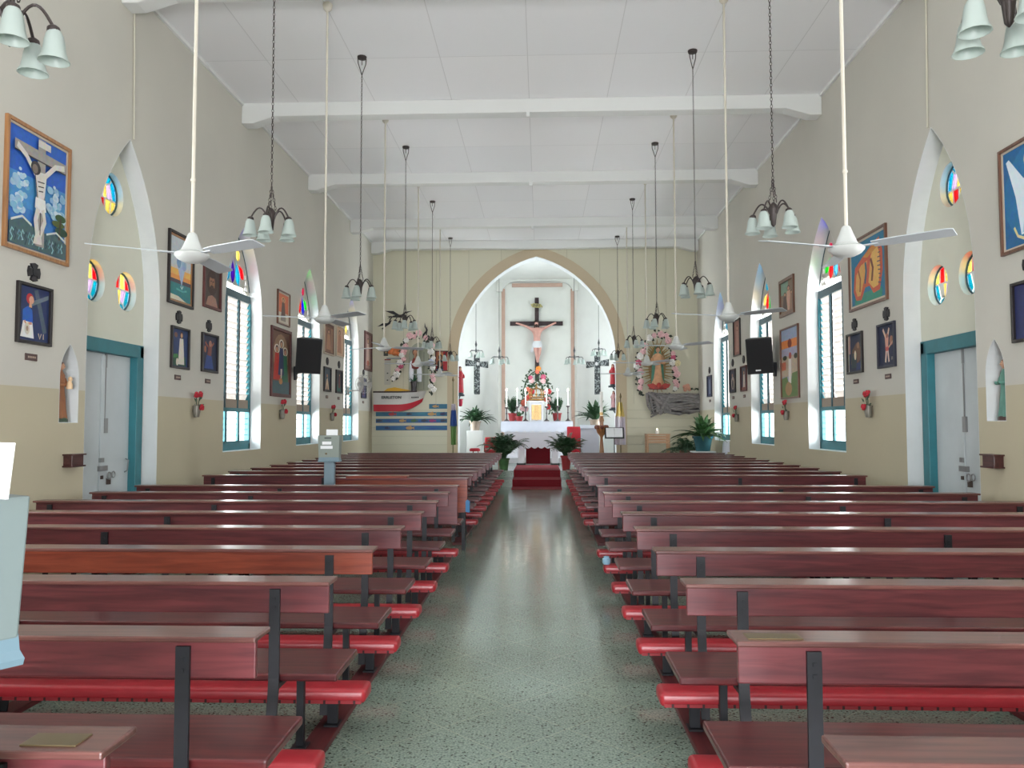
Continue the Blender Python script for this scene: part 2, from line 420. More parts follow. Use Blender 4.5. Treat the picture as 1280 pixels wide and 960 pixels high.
# ------------------------------------------------------------------ side walls
RC = 8.9
ROUNDS = [(RC, 4.2, 0.25), (RC-0.34, 3.14, 0.235), (RC+0.36, 3.13, 0.235)]
WINS = {'L': [12.52, 16.08, 19.74], 'R': [12.38, 15.9, 19.4]}
NICHE = {'L': 7.83, 'R': 7.8}
def side_map(side, off=0.0):
    sg = -1 if side == 'L' else 1
    return lambda u, v, w: (sg*(WX+off+w), u, v)
for side in 'LR':
    outer = [(-3.7, -0.3), (EW+0.2, -0.3), (EW+0.2, CEIL+0.05), (-3.7, CEIL+0.05)]
    openings = [gothic(c, 0.8, 1.13, 3.25, 4.75) for c in WINS[side]]+[gothic(5.3, 0.42, 1.13, 3.4, 4.75)]  # last opening is unseen and unglazed, added to let in more daylight
    rec = gothic(RC, 0.79, -0.06, 3.0, 4.85, 12)
    nic = gothic(NICHE[side], 0.165, 1.565, 2.02, 2.36, 8)
    door = [(RC-0.74, -0.06), (RC+0.74, -0.06), (RC+0.74, 2.5), (RC-0.74, 2.5)]
    m = MB()
    m.plate([outer, rec, nic]+openings, 0.2, side_map(side))
    m.cur = 1; m.plate([outer, door]+openings+[circ(*r) for r in ROUNDS], 0.25, side_map(side, 0.2))
    struct(m.build('wall_left' if side == 'L' else 'wall_right', [M_UP, M_REC], smooth=30))
    # white painted linings of the recess, niche and window reveals (thin shells on the cut faces)
    m = MB()
    def lining(loop, t0, t1, close_bottom=True, th=0.006):
        cx = sum(p[0] for p in loop)/len(loop); cz = sum(p[1] for p in loop)/len(loop)
        n = len(loop)
        for i in range(n):
            a, b = loop[i], loop[(i+1) % n]
            if not close_bottom and i == 0: continue
            d = Vector((b[0]-a[0], b[1]-a[1])); d.normalize(); nn = Vector((-d.y, d.x))*th
            q = [(a[0], a[1]), (b[0], b[1]), (b[0]+nn.x, b[1]+nn.y), (a[0]+nn.x, a[1]+nn.y)]
            f = side_map(side)
            m.add([f(u, v, w) for w in (t0, t1) for u, v in q], [(0, 1, 2, 3), (7, 6, 5, 4), (0, 4, 5, 1), (1, 5, 6, 2), (2, 6, 7, 3), (3, 7, 4, 0)])
    lining(rec, 0.0, 0.2, False)
    lining(nic, 0.0, 0.2)
    for wv in openings: lining(wv, 0.0, 0.24)
    f = side_map(side)
    m.plate([nic], 0.004, lambda u, v, w: f(u, v, 0.196+w))
    struct(m.build('trim_1' if side == 'L' else 'trim_2', M_REVEAL, smooth=40))

# ------------------------------------------------------------------ windows
def petal(cx, cz, ang, L, w):
    P = []
    for k in range(13):
        t = k/12; P.append((t*L, w*math.sin(PI*min(1, t**1.6))*0.5 if t < 1 else 0))
    top = P; bot = [(x, -y) for x, y in P[-2:0:-1]]
    c, s = math.cos(ang), math.sin(ang)
    return [(cx+x*c-y*s, cz+x*s+y*c) for x, y in top+bot]
def hexa(cx, cz, r, sx=1.0): return [(cx+sx*r*math.cos(PI/6+PI/3*k), cz+r*math.sin(PI/6+PI/3*k)) for k in range(6)]
G = {'purple': glass('purple_glass', (120, 40, 190)), 'cyan': glass('cyan_glass', (20, 196, 226)), 'red': glass('ruby_glass', (235, 15, 70)),
     'yellow': glass('yellow_glass', (252, 232, 160)), 'green': glass('green_glass', (50, 225, 90)), 'blue': glass('blue_glass', (25, 60, 225)),
     'magenta': glass('magenta_glass', (215, 50, 130)), 'white': glass('clear_glass', (245, 245, 250)), 'pale': glass('pale_blue_glass', (150, 215, 245)),
     'violet': glass('lilac_glass', (226, 206, 238)), 'aqua': glass('aqua_glass', (30, 200, 222))}
wn = 0
WINCOL = {'L': [['purple', 'yellow', 'purple', 'cyan', 'red'], ['green', 'magenta', 'red', 'blue', 'green'], ['blue', 'yellow', 'violet', 'yellow', 'white']],
          'R': [['blue', 'magenta', 'pale', 'red', 'green'], ['cyan', 'cyan', 'green', 'red', 'yellow'], ['cyan', 'blue', 'white', 'cyan', 'white']]}
def make_window(side, c, cols):
    global wn
    wn += 1
    sg = -1 if side == 'L' else 1
    r = bpy.data.objects.new('window_%d' % wn, None); COL.objects.link(r); r['kind'] = 'structure'
    r.location = (sg*(WX+0.20), c, 0); r.rotation_euler = (0, 0, PI/2 if side == 'L' else -PI/2)
    fy = lambda y0: (lambda u, v, w: (u, y0+w, v))
    hw, z0, zt = 0.8, 1.13, 3.58
    # main frame: outer jambs, sill rail, middle rail, transom, mullion
    m = MB()
    for x in (-hw+0.03, hw-0.03): m.b2((x-0.035, -0.02, z0), (x+0.035, 0.06, zt))
    m.b2((-hw, -0.02, z0), (hw, 0.06, 1.24)); m.b2((-hw, -0.02, 1.75), (hw, 0.06, 1.81))
    m.build('lower_frame', M_TEAL, r)
    m = MB(); m.b2((-hw, -0.02, zt), (hw, 0.02, zt+0.12)); [m.b2((x-0.022, -0.012, 1.81), (x+0.022, 0.02, zt)) for x in (-0.265, 0.265)]
    m.b2((-hw, 0.0, 1.80), (-hw+0.06, 0.07, zt)); m.b2((hw-0.06, 0.0, 1.80), (hw, 0.07, zt))
    m.build('shutter_frame', M_TEALD, r)
    MB().b2((-hw+0.05, 0.0, 1.81), (hw-0.05, 0.05, 1.95)).build('apron_board', M_TAN, r)
    for k in range(3):
        x0 = -hw+0.075+k*0.53-0.005*(k-1)*0; x1 = x0+0.59-0.06*2+0.02
        m = MB(); z = 2.0
        while z < zt-0.02:
            m.box(((x0+x1)/2, 0.03, z), (x1-x0, 0.104, 0.008), (math.radians(-66), 0, 0)); z += 0.096
        m.build('louvre_shutter', M_SLAT, r)
        m = MB()
        for x in (x0-0.02, x1+0.02): m.b2((x-0.01, -0.005, 1.95), (x+0.01, 0.012, zt))
        m.build('shutter_stile', M_TEALD, r)
        m = MB()
        for x in (x0, x1): m.b2((x-0.024, -0.01, 1.24), (x+0.024, 0.02, 1.75))
        m.b2((x0, -0.01, 1.24), (x1, 0.05, 1.28))
        for z in (1.37, 1.46, 1.55, 1.64): m.b2((x0, 0.015, z-0.004), (x1, 0.035, z+0.004))
        m.build('casement', M_TEAL, r)
    # tracery panel with coloured lights
    o = gothic(0, hw, 2.0, 3.25, 4.75)
    base = [p for p in o if p[1] > zt+0.12]
    # half width of the arch at the transom
    h = 1.5; R_ = (hw*hw+h*h)/(2*hw); zz = zt+0.12-3.25; xw = hw-R_+math.sqrt(R_*R_-zz*zz)
    out = [(-xw, zt+0.12), (xw, zt+0.12)]+base
    cz = 4.2; UPZ = 0.06
    pcs = [('top', petal(0, 4.28, PI/2, 0.36, 0.20)), ('hex', hexa(0.20, 4.24, 0.10, 0.95)), ('hex', hexa(-0.20, 4.24, 0.10, 0.95)),
           ('c', petal(0, 4.20, -PI/2, 0.46, 0.21)), ('s', petal(0.10, 4.17, -PI/2+0.36, 0.46, 0.21)), ('s', petal(-0.10, 4.17, -PI/2-0.36, 0.46, 0.21)),
           ('o', petal(0.20, 4.12, -PI/2+0.86, 0.36, 0.17)), ('o', petal(-0.20, 4.12, -PI/2-0.86, 0.36, 0.17))]
    pcs = [(t, [(x, z+UPZ) for x, z in p]) for t, p in pcs]
    cl = {'top': cols[0], 'hex': cols[1], 'c': cols[2], 's': cols[3], 'o': cols[4]}
    for sx in (-1, 1):
        for (x, z, w, hh) in ((0.52, 3.80, 0.05, 0.045), (0.60, 3.80, 0.035, 0.045), (0.55, 3.90, 0.045, 0.05), (0.52, 4.0, 0.025, 0.055), (0.46, 3.78, 0.02, 0.03)):
            pcs.append(('f', [(sx*x-w, z-hh), (sx*x+w, z-hh*0.6), (sx*x+w*0.3, z+hh), (sx*x-w*0.6, z+hh*0.5)]))
    m = MB(); m.plate([out]+[p for _, p in pcs], 0.03, fy(0.0)); m.build('tracery_panel', M_UP, r)
    for t, p in pcs:
        MB().plate([p], 0.006, fy(0.012)).build('stained_glass', G[cl.get(t, 'white')], r)
    # dark beading following the pointed head
    MB().tube([(x, -0.005, z) for x, z in base], 0.012, 6).build('arch_bead', M_TEALD, r)
    return r
for side in 'LR':
    for c, cols in zip(WINS[side], WINCOL[side]): make_window(side, c, cols)

# round windows over the doors
def round_window(side, c, z, rad, flip, cols):
    global wn
    wn += 1
    sg = -1 if side == 'L' else 1
    r = bpy.data.objects.new('window_%d' % wn, None); COL.objects.link(r); r['kind'] = 'structure'
    r.location = (sg*(WX+0.285), c, z); r.rotation_euler = (0, 0, PI/2 if side == 'L' else -PI/2)
    s = -1 if flip else 1
    q = rad*0.98
    pcs = [('p', 0, [(-0.05, 0.10), (0.05, 0.10), (0.0, 0.9)], 'yellow')]
    P = lambda L: [(s2*x*q, s*y*q) for s2, x, y in L]
    half = [([(-0.20, -0.1), (-0.07, 0.45), (-0.36, 0.58), (-0.60, -0.1)], 1), ([(-0.07, 0.56), (-0.05, 0.97), (-0.50, 0.83), (-0.36, 0.66)], 2), ([(-0.66, -0.1), (-0.43, 0.60), (-0.58, 0.77), (-0.86, 0.46), (-0.97, -0.1)], 2),
            ([(-0.05, -0.18), (-0.50, -0.18), (-0.44, -0.85), (-0.05, -0.97)], 4), ([(-0.56, -0.18), (-0.96, -0.18), (-0.82, -0.52), (-0.51, -0.80)], 3)]
    shapes = [([(-0.15, -0.1), (0.15, -0.1), (0.0, 0.94)], cols[0])]
    for L, k in half: shapes += [(L, cols[k]), ([(-x, y) for x, y in L], cols[3] if k == 4 else (cols[4] if k == 3 and flip else cols[k]))]
    sh = [([(x*q, s*y*q) for x, y in L], k) for L, k in shapes]
    m = MB(); m.plate([circ(0, 0, rad*1.01, n=28)]+[L for L, _ in sh], 0.02, lambda u, v, w: (u, w, v)); m.build('leading', M_WHITE, r)
    for L, k in sh: MB().plate([L], 0.006, lambda u, v, w: (u, 0.008+w, v)).build('stained_glass', G[k], r)
    MB().torus((0, -0.004, 0), rad*0.98, 0.012, 24, 6, 'Y').build('ring_frame', M_TEALD, r)
    return r
for side in 'LR':
    for i, (c, z, rad) in enumerate(ROUNDS):
        round_window(side, c, z, rad, i > 0, ['yellow', 'violet', 'aqua' if i else 'cyan', 'yellow', 'red'])

# ------------------------------------------------------------------ doors in the recesses
M_STEEL = mat('worn_steel', (150, 150, 150), 0.35, metal=0.8)
M_RUST = mat('dark_rust', (70, 56, 50), 0.7)
def make_door(side, n):
    sg = -1 if side == 'L' else 1
    r = bpy.data.objects.new('door_%d' % n, None); COL.objects.link(r); r['kind'] = 'structure'
    r.location = (sg*(WX+0.2), RC, 0); r.rotation_euler = (0, 0, PI/2 if side == 'L' else -PI/2)
    m = MB(); hw = 0.74
    for x in (-hw+0.065, hw-0.065): m.b2((x-0.075, -0.03, 0), (x+0.075, 0.14, 2.50))
    m.b2((-hw-0.01, -0.03, 2.36), (hw+0.01, 0.14, 2.515)); m.build('door_frame', M_TEAL, r, bevel=0.006)
    for sx in (-1, 1):
        m = MB(); m.b2((sx*0.004, 0.06, 0.01), (sx*(hw-0.14), 0.105, 2.36))
        m.build('door_leaf', M_DOOR, r, bevel=0.004)
    MB().b2((-0.045, 0.045, 0.02), (0.03, 0.06, 2.34)).build('cover_strip', M_DOOR, r, bevel=0.004)
    m = MB(); m.b2((0.03, 0.04, 2.2), (0.055, 0.058, 2.36)); m.tube([(0.043, 0.05, 2.25), (0.043, 0.05, 1.62)], 0.008, 6); m.b2((0.02, 0.035, 1.45), (0.09, 0.058, 1.62))
    m.build('top_bolt', M_STEEL, r)
    m = MB(); m.b2((-0.07, 0.03, 1.02), (0.10, 0.058, 1.08)); m.b2((-0.05, 0.03, 1.12), (0.02, 0.058, 1.17)); m.torus((0.13, 0.03, 0.96), 0.04, 0.008, 14, 6, 'Y'); m.torus((0.22, 0.03, 0.97), 0.035, 0.007, 14, 6, 'Y')
    m.build('hasp', M_STEEL, r)
    m = MB(); m.b2((0.11, 0.025, 0.86), (0.16, 0.055, 0.93)); m.b2((-0.03, 0.03, 0.93), (0.01, 0.058, 0.97)); m.build('padlock', M_RUST, r)
    m = MB(); m.tube([(0.5, 0.05, 0.98), (0.5, 0.015, 1.0), (0.52, 0.015, 1.12), (0.52, 0.05, 1.14)], 0.008, 6); m.build('door_handle', M_STEEL, r)
make_door('L', 1); make_door('R', 2)

# ------------------------------------------------------------------ wall with the pointed arch, and the sanctuary behind it
ACX = 0.07
m = MB()
arch = gothic(ACX, 2.2, 0.3, 3.4, 6.24, 16)
m.plate([[(-WX-0.4, -0.3), (WX+0.4, -0.3), (WX+0.4, CEIL+0.05), (-WX-0.4, CEIL+0.05)], arch], 0.4, lambda u, v, w: (u, EW+w, v))
struct(m.build('wall_front', M_END))
m = MB()
band_o = gothic(ACX, 2.5, 0.34, 3.4, 6.52, 16)
m.plate([band_o, gothic(ACX, 2.202, 0.341, 3.4, 6.242, 16)], 0.035, lambda u, v, w: (u, EW-0.035+w, v))
struct(m.build('trim_3', M_BAND))
m = MB()
n = len(arch)
for i in range(1, n):
    a, b = arch[i], arch[(i+1) % n]
    d = Vector((b[0]-a[0], b[1]-a[1])).normalized(); nn = Vector((-d.y, d.x))*0.006
    q = [a, b, (b[0]+nn.x, b[1]+nn.y), (a[0]+nn.x, a[1]+nn.y)]
    m.add([(u, y, v) for y in (EW-0.036, EW+0.4) for u, v in q], [(0, 1, 2, 3), (7, 6, 5, 4), (0, 4, 5, 1), (1, 5, 6, 2), (2, 6, 7, 3), (3, 7, 4, 0)])
struct(m.build('trim_4', M_REVEAL, smooth=40))
AP = [(-3.3, 22.6), (-3.3, 24.3), (-1.28, 27.3), (1.43, 27.3), (3.45, 24.3), (3.45, 22.6)]
APZ = 6.5
def apse_seg(name, a, b, holes=()):
    a, b = Vector(a), Vector(b); d = b-a; L = d.length; d.normalize(); nn = Vector((-d.y, d.x))
    if nn.dot(Vector((0.07, 24))-a) > 0: nn = -nn
    m = MB(); m.plate([[(0, 0), (L, 0), (L, APZ+0.1), (0, APZ+0.1)]]+list(holes), 0.15, lambda u, v, w: (a.x+d.x*u+nn.x*w, a.y+d.y*u+nn.y*w, v))
    struct(m.build(name, M_APSE)); return a, d, -nn
apse_seg('wall_sanctuary_left', AP[0], AP[1], [gothic(0.85, 0.6, 1.3, 3.2, 4.4)])
SEG_L = apse_seg('wall_sanctuary_northwest', AP[1], AP[2])
apse_seg('wall_back', AP[2], AP[3])
SEG_R = apse_seg('wall_sanctuary_northeast', AP[4], AP[3])
apse_seg('wall_sanctuary_right', AP[5], AP[4], [gothic(0.85, 0.6, 1.3, 3.2, 4.4)])
MB().plate([[(-3.5, 22.55), (3.65, 22.55), (3.65, 27.5), (-3.5, 27.5)]], 0.15, lambda u, v, w: (u, v, APZ+w)).build('ceiling_sanctuary', M_APSE)['kind'] = 'structure'
# backdrop panel battens on the back wall, lintel with curved ends
BW = 27.3
m = MB(); pl = at(629, 361, BW-0.03); pr = at(715.5, 361, BW-0.03)
m.b2((pl.x-0.06, BW-0.05, 0.5), (pl.x+0.06, BW, pl.z)); m.b2((pr.x-0.06, BW-0.05, 0.5), (pr.x+0.06, BW, pr.z))
a = at(640, 359, BW-0.03); b = at(703, 354, BW-0.03); m.b2((a.x, BW-0.07, a.z), (b.x, BW, b.z))
struct(m.build('trim_5', M_PINK, bevel=0.008))
m = MB()
z0 = at(670, 352, BW).z
L = [(AP[2][0]-0.05, APZ+0.02), (AP[2][0]-0.05, z0-0.35)]+[(AP[2][0]+0.15+0.55*(1-math.cos(k*PI/10)), z0-0.35+0.35*math.sin(k*PI/10)) for k in range(6)]
L2 = [(0.15-x, z) for x, z in reversed(L)]
L2 = [(AP[2][0]+AP[3][0]-x, z) for x, z in reversed(L)]
m.plate([L+L2], 0.12, lambda u, v, w: (u, BW-0.13+w, v)); struct(m.build('trim_6', M_APSE))

# ------------------------------------------------------------------ beams and ceiling moulding
tn = 6
for Y in (8.75, 12.38, 16.0, 19.6, EW-0.16):
    tn += 1
    z1 = CEIL-0.22; z2 = CEIL-0.33
    P = [(-WX, CEIL), (-WX, z2), (-WX+0.18, z2), (-WX+0.55, z1), (WX-0.55, z1), (WX-0.18, z2), (WX, z2), (WX, CEIL)]
    m = MB(); m.plate([P], 0.24, lambda u, v, w: (u, Y-0.12+w, v)); struct(m.build('trim_%d' % tn, M_WHITE, bevel=0.012))
for sg in (-1, 1):
    tn += 1
    MB().b2((sg*(WX-0.035), -3.5, CEIL-0.045), (sg*WX, EW, CEIL)).build('trim_%d' % tn, M_WHITE)['kind'] = 'structure'
# rear wall with the open entrance behind the camera
m = MB()
m.plate([[(-5, -0.3), (5, -0.3), (5, CEIL+0.05), (-5, CEIL+0.05)], [(-1.9, 0.0), (1.9, 0.0), (1.9, 4.6), (-1.9, 4.6)]], 0.3, lambda u, v, w: (u, -3.5-w, v))
struct(m.build('wall_rear', M_UP))

# conduits from beam to recess head
for side, X in (('L', -WX), ('R', WX)):
    s = 1 if side == 'L' else -1
    m = MB(); m.tube([(X+s*0.015, 8.9, CEIL-0.3), (X+s*0.015, 8.95, 4.86)], 0.012, 6)
    o = m.build('conduit_trim', M_CONDUIT); o['kind'] = 'structure'; o.name = 'trim_%d' % (20 if side == 'L' else 21)

# ------------------------------------------------------------------ light
w = bpy.data.worlds.new('sky'); SC.world = w; w.use_nodes = True
wt = w.node_tree; bg = wt.nodes['Background']; bg.inputs[0].default_value = (0.80, 0.91, 1.0, 1); bg.inputs[1].default_value = 2.2
MB().b2((-60, -60, -0.6), (60, 80, -0.32)).build('ground_outside', M_GROUND)['kind'] = 'structure'
def area(name, loc, rot, sx, sy, power, color=(1, 1, 1)):
    l = bpy.data.lights.new(name, 'AREA'); l.shape = 'RECTANGLE'; l.size = sx; l.size_y = sy; l.energy = power; l.color = color
    o = bpy.data.objects.new(name, l); COL.objects.link(o); o.location = loc; o.rotation_euler = rot
    return o
for side in 'LR':
    sg = -1 if side == 'L' else 1
    area('daylight_yard_and_sky', (sg*(WX+3.2), 11.0, 1.9), (PI/2+math.radians(24), 0, PI/2 if sg > 0 else -PI/2), 30, 6.4, 7400, (0.95, 0.98, 1.0))
area('daylight_entrance', (0, -4.3, 1.3), (PI/2+math.radians(38), 0, 0), 3.8, 2.6, 600, (0.97, 0.97, 1.0))
area('daylight_sanctuary', (-4.2, 23.45, 2.9), (PI/2, 0, -PI/2), 1.6, 3.4, 122, (0.76, 0.87, 1.0))
area('daylight_sanctuary', (4.35, 23.45, 2.9), (PI/2, 0, PI/2), 1.6, 3.4, 122, (0.76, 0.87, 1.0))
# ------------------------------------------------------------------ pews
M_MAHOG = wood('mahogany', (80, 35, 40), (116, 54, 57), rough=0.34, coat=0.25)
M_MAHOGD = wood('dark_mahogany', (66, 24, 28), (104, 42, 42), rough=0.3, coat=0.35)
M_ORANGE = wood('orange_varnish', (118, 48, 32), (154, 74, 50), rough=0.32, coat=0.3)
M_CAP = wood('pale_cap_rail', (84, 50, 46), (120, 76, 68), rough=0.3, coat=0.4)  # rail wood paler and greyer than the backs
M_VINYL = mat('red_vinyl', (158, 38, 47), 0.36, vary=0.1, scale=10, bump=0.05, coat=0.08)
def tack_mat():
    m = bpy.data.materials.new('tacked_red_vinyl'); m.use_nodes = True; nt = m.node_tree; n = nt.nodes; b = n['Principled BSDF']; b.inputs['Roughness'].default_value = 0.4
    g = n.new('ShaderNodeNewGeometry'); s = n.new('ShaderNodeSeparateXYZ'); nt.links.new(g.outputs['Position'], s.inputs[0])
    a = n.new('ShaderNodeMath'); a.operation = 'MULTIPLY'; a.inputs[1].default_value = 1/0.075; nt.links.new(s.outputs['X'], a.inputs[0])
    f = n.new('ShaderNodeMath'); f.operation = 'FRACT'; nt.links.new(a.outputs[0], f.inputs[0])
    l = n.new('ShaderNodeMath'); l.operation = 'LESS_THAN'; l.inputs[1].default_value = 0.16; nt.links.new(f.outputs[0], l.inputs[0])
    x = n.new('ShaderNodeMix'); x.data_type = 'RGBA'; x.inputs[6].default_value = lin((150, 46, 52)); x.inputs[7].default_value = lin((48, 16, 20)); nt.links.new(l.outputs[0], x.inputs[0]); nt.links.new(x.outputs[2], b.inputs['Base Color'])
    return m
M_TACK = tack_mat()
M_BATTEN = wood('maroon_batten', (74, 22, 26), (100, 34, 36), rough=0.5, coat=0.1, axis=1)
M_BRASS = mat('dull_brass', (122, 106, 78), 0.35, metal=0.7)
ROW0, RP = 3.4366, 0.8751
XI = {'L': -0.72, 'R': 0.80}; PL = 3.55
STDX = [0.23, 1.95, 3.42]
def pew(side, name, label, wood_m, solid=False):
    s = -1 if side == 'L' else 1
    r = thing(name, label, 'pew', group='mahogany pews')
    X = lambda a, b: (min(s*a, s*b), max(s*a, s*b))
    def slab(nm, xa, xb, ya, yb, za, zb, m_, bev=0.004):
        x0, x1 = X(xa, xb); return MB().b2((x0, ya, za), (x1, yb, zb)).build(nm, m_, r, bevel=bev)
    slab('cap_rail', -0.01, PL+0.01, -0.055, 0.09, 0.862, 0.88, M_CAP, 0.005)
    if solid: slab('backrest', 0.0, PL, -0.022, 0.0, 0.46, 0.8615, wood_m)
    else: slab('backrest', 0.0, PL, -0.022, 0.0, 0.742, 0.8615, wood_m)
    slab('seat', -0.03, PL+0.02, 0.005, 0.40, 0.445, 0.478, M_MAHOGD, 0.008)
    for k, dx in enumerate(STDX):
        x = s*dx
        m = MB(); w = 0.0225
        pts = [(-0.024, 0.845), (-0.024, 0.47), (-0.03, 0.42), (-0.10, 0.031)]
        q = [(y-0.012, z) for y, z in pts]+[(y, z) for y, z in reversed(pts)]
        m.plate([q], 2*w, lambda u, v, t: (x-w+t, u, v))
        if not solid: m.b2((x-0.006, -0.039, 0.80), (x+0.006, -0.03, 0.812)); m.b2((x-0.006, -0.039, 0.765), (x+0.006, -0.03, 0.777))
        m.b2((x-w, -0.03, 0.425), (x+w, 0.38, 0.444))
        m.build('back_post', M_BLACK, r)
        m = MB(); m.box((x, 0.36, 0.237), (0.034, 0.03, 0.414)); m.b2((x-0.035, 0.32, 0.031), (x+0.035, 0.40, 0.04)); m.build('leg', M_BLACK, r)
    return r
def kneeler(side, name, label):
    s = -1 if side == 'L' else 1
    r = thing(name, label, 'kneeler', group='red kneelers')
    xa, xb = sorted((s*(-0.03), s*(PL-0.02)))
    m = MB(); m.b2((xa, 0.57, 0.155), (xb, 0.735, 0.228)); m.build('cushion', M_VINYL, r, bevel=0.022, seg=3, smooth=50) if False else None
    o = m.build('cushion', M_VINYL, r, bevel=0.024, seg=3)
    for p in o.data.polygons: p.use_smooth = True
    MB().b2((xa+0.02, 0.566, 0.158), (xb-0.02, 0.575, 0.174)).build('tack_strip', M_TACK, o)
    for dx in (0.15, 1.95, 3.38):
        m = MB(); m.box((s*dx, 0.645, 0.094), (0.05, 0.03, 0.126)); m.b2((s*dx-0.035, 0.60, 0.031), (s*dx+0.035, 0.69, 0.04)); m.build('leg', M_BLACK, r)
    return r
ORD = ['first', 'second', 'third', 'fourth', 'fifth', 'sixth', 'seventh', 'eighth', 'ninth', 'tenth', 'eleventh', 'twelfth', 'thirteenth', 'fourteenth', 'fifteenth', 'sixteenth', 'seventeenth', 'eighteenth', 'nineteenth', 'twentieth']
ROWS = [-2, -1, 0, 1, 2, 3, 4, 5, 6, 8, 9, 10, 11, 12, 13, 14, 15, 16, 17]
SIDE = {'L': 'left', 'R': 'right'}
for side in 'LR':
    proto = kp = None
    s = -1 if side == 'L' else 1
    for i, k in enumerate(ROWS):
        back = len(ROWS)-1-i
        if i < 9: where = '%s row from the photo bottom, %s of aisle' % (ORD[i], SIDE[side])
        else: where = '%s row from the altar, %s of aisle' % (ORD[back], SIDE[side])
        loc = (XI[side], ROW0+RP*k, 0)
        if k == 6:
            p = pew(side, 'pew', 'mahogany pew with solid full-height back panel, %s of the aisle' % SIDE[side], M_MAHOG, True); p.location = loc
        elif k == 1 and side == 'L':
            p = pew(side, 'pew', 'orange-varnished pew, %s' % where, M_ORANGE); p.location = loc
        elif proto is None or (k, side) in ((-1, 'R'),):
            p = pew(side, 'pew', 'mahogany pew with brass plate, %s' % where, M_MAHOG); p.location = loc
            x0, x1 = (0.62, 0.30) if side == 'L' else (0.03, 0.20)
            xx = sorted((s*x0, s*x1))
            if side == 'L': xx = sorted((s*0.06, s*0.18))
            if (k, side) in ((-2, 'L'), (-1, 'R')):
                m = MB(); m.b2((xx[0], -0.03, 0.8795), (xx[1], 0.035, 0.8835)); m.build('name_plate', M_BRASS, p, bevel=0.0015)
            else: p['label'] = 'mahogany pew, only its rail in view, %s' % where
            if proto is None:
                proto = pew(side, 'pew', 'x', M_MAHOG); PROTO_FREE = True
        else:
            if PROTO_FREE: p = proto; p.location = loc; p['label'] = 'red-brown mahogany pew, %s' % where; PROTO_FREE = False
            else: p = dup(proto, loc, None, 'red-brown mahogany pew, %s' % where)
        if k in (6,): continue
        if kp is None: kp = kneeler(side, 'kneeler', ''); kn = kp; kn.location = loc
        else: kn = dup(kp, loc)
        kn['label'] = 'red vinyl kneeler of pew in %s' % where.replace(', ', ' ')
    # maroon battens the pew legs are screwed to
    for j, dx in enumerate((0.17, 1.95, 3.40)):
        for y0, y1, w in ((1.3, ROW0+6*RP+0.45, 'near'), (ROW0+8*RP-0.2, ROW0+17*RP+0.78, 'far')):
            xc = XI[side]+s*dx
            m = MB(); m.b2((xc-0.06, y0, 0), (xc+0.06, y1, 0.03))
            o = m.build('floor_batten', M_BATTEN, bevel=0.004)
            tag(o, 'maroon floor batten under %s pews %s of the aisle, %s' % ('the nearer' if w == 'near' else 'the farther', SIDE[side], ('at the aisle ends', 'under the pew middles', 'near the wall')[j]), 'batten', 'floor battens')
# short orange-panelled desk in the cross aisle on the left
r = thing('kneeling_desk', 'short orange-panelled kneeling desk across the gap in the left pews', 'desk', (XI['L'], ROW0+7*RP+0.28, 0))
MB().b2((-1.75, -0.022, 0.46), (0.0, 0.0, 0.86)).build('front_panel', M_ORANGE, r, bevel=0.004)
MB().b2((-1.76, -0.07, 0.86), (0.01, 0.14, 0.882)).build('desk_top', M_MAHOG, r, bevel=0.005)
for x in (-0.05, -1.70): MB().b2((x-0.02, -0.02, 0), (x+0.02, 0.12, 0.86)).build('leg', M_BLACK, r)
o = MB().b2((-0.78, -0.06, 0.882), (-0.02, 0.10, 0.91)).build('loose_board', M_ORANGE, None, bevel=0.004); o.location = (XI['L']-0.72, ROW0+7*RP+0.28, 0)
tag(o, 'light orange board lying on the short kneeling desk', 'board')
M_BLUECL = mat('bright_blue_cloth', (78, 130, 176), 0.8)
m = MB(); m.plate([[(-0.02, 0.47), (0.03, 0.46), (0.032, 0.60), (0.0, 0.62), (-0.02, 0.60)]], 0.012, lambda u, v, w: (u, w, v))
o = m.build('cleaning_cloth', M_BLUECL); o.location = (XI['L']+0.0, ROW0+7*RP+0.24, 0)
tag(o, 'bright blue cloth hanging at the end of the kneeling desk', 'cloth')
m = MB(); m.lathe([(0.03, 0), (0.04, 0.015), (0.04, 0.05), (0.025, 0.06), (0.025, 0.075)], 12)
o = m.build('glass_jar', mat('pale_blue_ware', (150, 190, 215), 0.15), smooth=40); o.location = (0.80, ROW0+4*RP+0.65, 0.229)
tag(o, 'small pale blue jar standing on a red kneeler end right of the aisle', 'jar')

